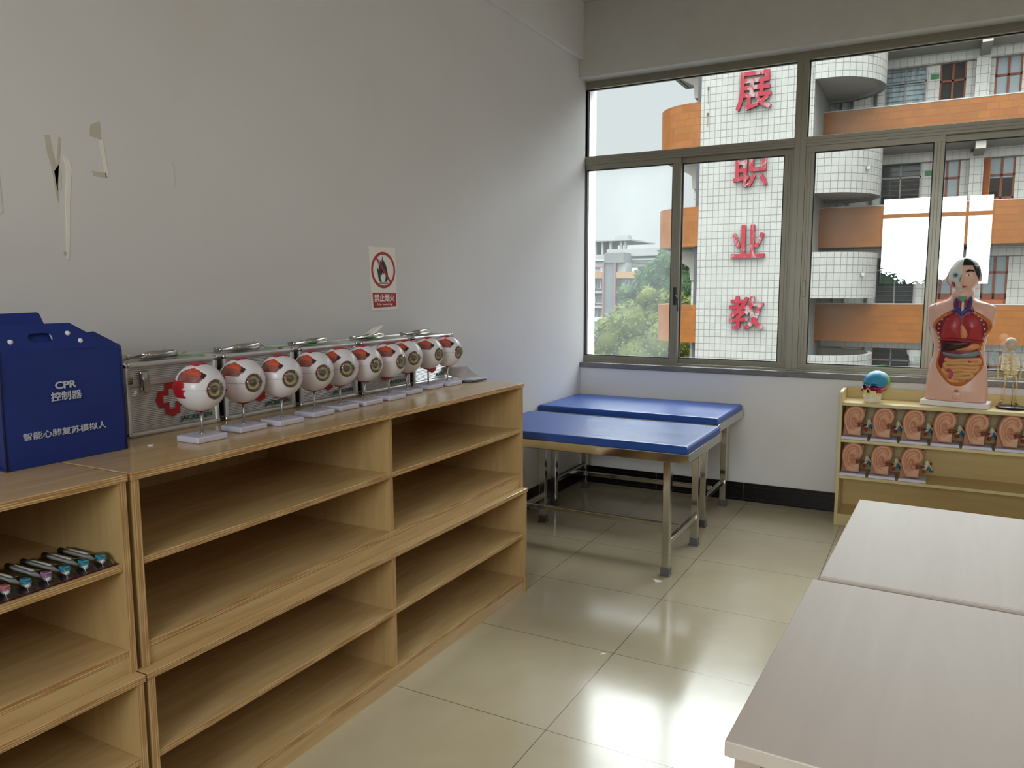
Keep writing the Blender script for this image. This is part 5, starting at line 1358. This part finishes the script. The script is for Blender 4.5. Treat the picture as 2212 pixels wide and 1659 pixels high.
for (a, b, c, d) in ((-25.3, -24.6, 1.45, 2.25), (-24.4, -23.8, 1.45, 2.25), (-22.1, -21.4, 1.5, 2.25), (-21.2, -20.75, 1.5, 2.25), (-25.3, -23.8, .15, .85), (-20.5, -19.3, 2.35, 3.1), (-20.2, -19.5, 1.5, 2.15), (-25.4, -24.3, -1.2, -.5), (-27.4, -26.2, 1.1, 1.9), (-27.4, -26.2, -.1, .8), (-21.6, -20.2, -.3, .4)):
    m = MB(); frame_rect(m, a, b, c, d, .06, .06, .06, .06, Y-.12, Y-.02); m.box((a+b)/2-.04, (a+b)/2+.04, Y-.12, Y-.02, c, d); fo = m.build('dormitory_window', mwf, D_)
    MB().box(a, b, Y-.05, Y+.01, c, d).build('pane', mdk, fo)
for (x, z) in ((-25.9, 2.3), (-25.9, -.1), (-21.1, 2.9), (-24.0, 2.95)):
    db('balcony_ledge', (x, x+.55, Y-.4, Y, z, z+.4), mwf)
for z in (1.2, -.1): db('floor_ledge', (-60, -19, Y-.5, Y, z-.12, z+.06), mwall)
tag(MB().box(-34, -18.0, 48, 54, -7, -.9).box(-34, -18.0, 47.8, 54.2, -.95, -.85).build('shed_roof', M('pale_blue_sheet', (186, 218, 230), .5)), 'low pale blue sheet roof between the trees and the dormitory', 'roof')
t2 = thing('tower_block', 'faint white tower block far behind the room, mirrored in the glass', 'building', (8, -120, -7))

# ------------------------------------------------------------------ trees
def leafmat(name, a, b):
    n = NT(name); oi = n.n('ShaderNodeTexCoord'); f = n.noise(n.coords(), 1.3, 4, .6); g = n.noise(n.coords(), 9, 2)
    h = n.math('ADD', n.math('MULTIPLY', n.ramp(f, .3, .7), .6), n.math('MULTIPLY', g, .5), True)
    bs = n.n('ShaderNodeBsdfPrincipled'); bs.inputs['Roughness'].default_value = .9; bs.inputs['Specular IOR Level'].default_value = .03
    n.l(n.mix(h, lin(a), lin(b)), bs.inputs['Base Color'])
    tl = n.n('ShaderNodeBsdfTranslucent'); n.l(n.mix(h, lin(a), lin(b)), tl.inputs[0])
    mx = n.n('ShaderNodeMixShader'); mx.inputs[0].default_value = .2; n.l(bs.outputs[0], mx.inputs[1]); n.l(tl.outputs[0], mx.inputs[2]); n.l(mx.outputs[0], n.out.inputs[0]); return n.m
L1 = leafmat('mango_leaves', (106, 130, 60), (180, 188, 96)); L2 = leafmat('dark_leaves', (74, 112, 74), (120, 156, 104)); BARK = M('bark', (104, 92, 78), .8)
def tree(name, label, clumps, n_leaf, size, mat, trunk, seed, gy=-7):
    rnd = random.Random(seed); r = thing(name, label, 'tree', (trunk[0], trunk[1], gy), 'trees beyond the yard')
    MB().tube([(trunk[0], trunk[1], gy), (trunk[0]+.2, trunk[1], gy+2.2), (trunk[0]-.1, trunk[1], trunk[2])], [.3, .24, .15], 10).build('trunk', BARK, r)
    m = MB(); tot = sum(c[3]**2 for c in clumps)
    for (x, y, z, R) in clumps:
        m.sphere((x, y, z), (R*.86, R*.86, R*.80), 14, 9)
        for _ in range(int(n_leaf*R*R/tot)):
            while True:
                d = Vector((rnd.gauss(0, 1), rnd.gauss(0, 1), rnd.gauss(0, 1)))
                if d.length > .1: d.normalize(); break
            if d.y > .55: continue
            p = Vector((x, y, z))+Vector((d.x, d.y, d.z*.92))*R*rnd.uniform(.82, 1.08); s_ = size*rnd.uniform(.6, 1.3)
            a = Vector((rnd.gauss(0, 1), rnd.gauss(0, 1), rnd.gauss(0, .7)-.3)).normalized(); b = a.cross(d+Vector((rnd.gauss(0, .6), rnd.gauss(0, .6), rnd.gauss(0, .6)))).normalized()
            m.add([p-b*s_*.28, p+a*s_*.5-b*s_*.12, p+a*s_, p+a*s_*.5+b*s_*.3, p+b*s_*.2], [(0, 1, 2, 3, 4)])
    m.build('foliage', mat, r); return r
rnd = random.Random(11)
cl = []
for (x, z, R) in ((-11.6, -1.9, 1.3), (-10.8, -.8, 1.2), (-10.0, -.2, 1.25), (-9.2, .35, 1.15), (-8.5, .5, 1.0), (-8.2, -.9, 1.4), (-9.6, -1.7, 1.5), (-12.3, -2.8, 1.3), (-10.8, -3.1, 1.5), (-9.0, -3.0, 1.6), (-7.6, -2.4, 1.4), (-12.9, -1.9, 1.1), (-13.3, -3.4, 1.2), (-7.4, .2, 1.0)):
    cl.append((x, 30+rnd.uniform(-.8, .8), z, R))
    for _ in range(3): cl.append((x+rnd.uniform(-1, 1)*R*.8, 29.4+rnd.uniform(-.6, .4), z+rnd.uniform(-.6, .8)*R*.8, R*.45))
tree('mango_tree', 'broad yellow-green leafy tree below the window beside the orange balconies', cl, 26000, .17, L1, (-9.8, 30.5, -2.5), 3)
cl = []
for (x, z, R) in ((-13.2, 2.4, 1.1), (-12.4, 3.2, .9), (-13.0, 1.2, 1.4), (-14.3, .9, 1.3), (-11.8, 1.6, 1.5), (-14.2, 2.2, .8), (-12.2, .1, 1.7), (-11.0, 2.7, .9), (-13.9, -.6, 1.4)):
    cl.append((x-.3, 44+rnd.uniform(-.8, .8), z, R))
    for _ in range(2): cl.append((x-.3+rnd.uniform(-1, 1)*R*.8, 43.4, z+rnd.uniform(-.6, .9)*R*.8, R*.45))
tree('evergreen_tree', 'taller dark green tree rising in front of the distant dormitory', cl, 9000, .24, L2, (-12.8, 44.5, 0), 5)
cl = [(x, -46+rnd.uniform(-1, 1), z, R) for (x, z, R) in ((-4.5, .4, 1.7), (-2.6, .9, 1.7), (-.8, .8, 1.8), (.9, .3, 1.6), (2.3, .7, 1.5), (3.8, -.1, 1.7), (5.6, .3, 1.6), (7.6, .6, 1.6), (9.4, 0, 1.7))]
tree('yard_tree', 'leafy tree behind the room, seen only mirrored in the window glass', cl, 6000, .30, L2, (0, -46, 0), 9)
bpy.data.objects.remove(t2, do_unlink=True)

lin = lin_full
XS = 1.0
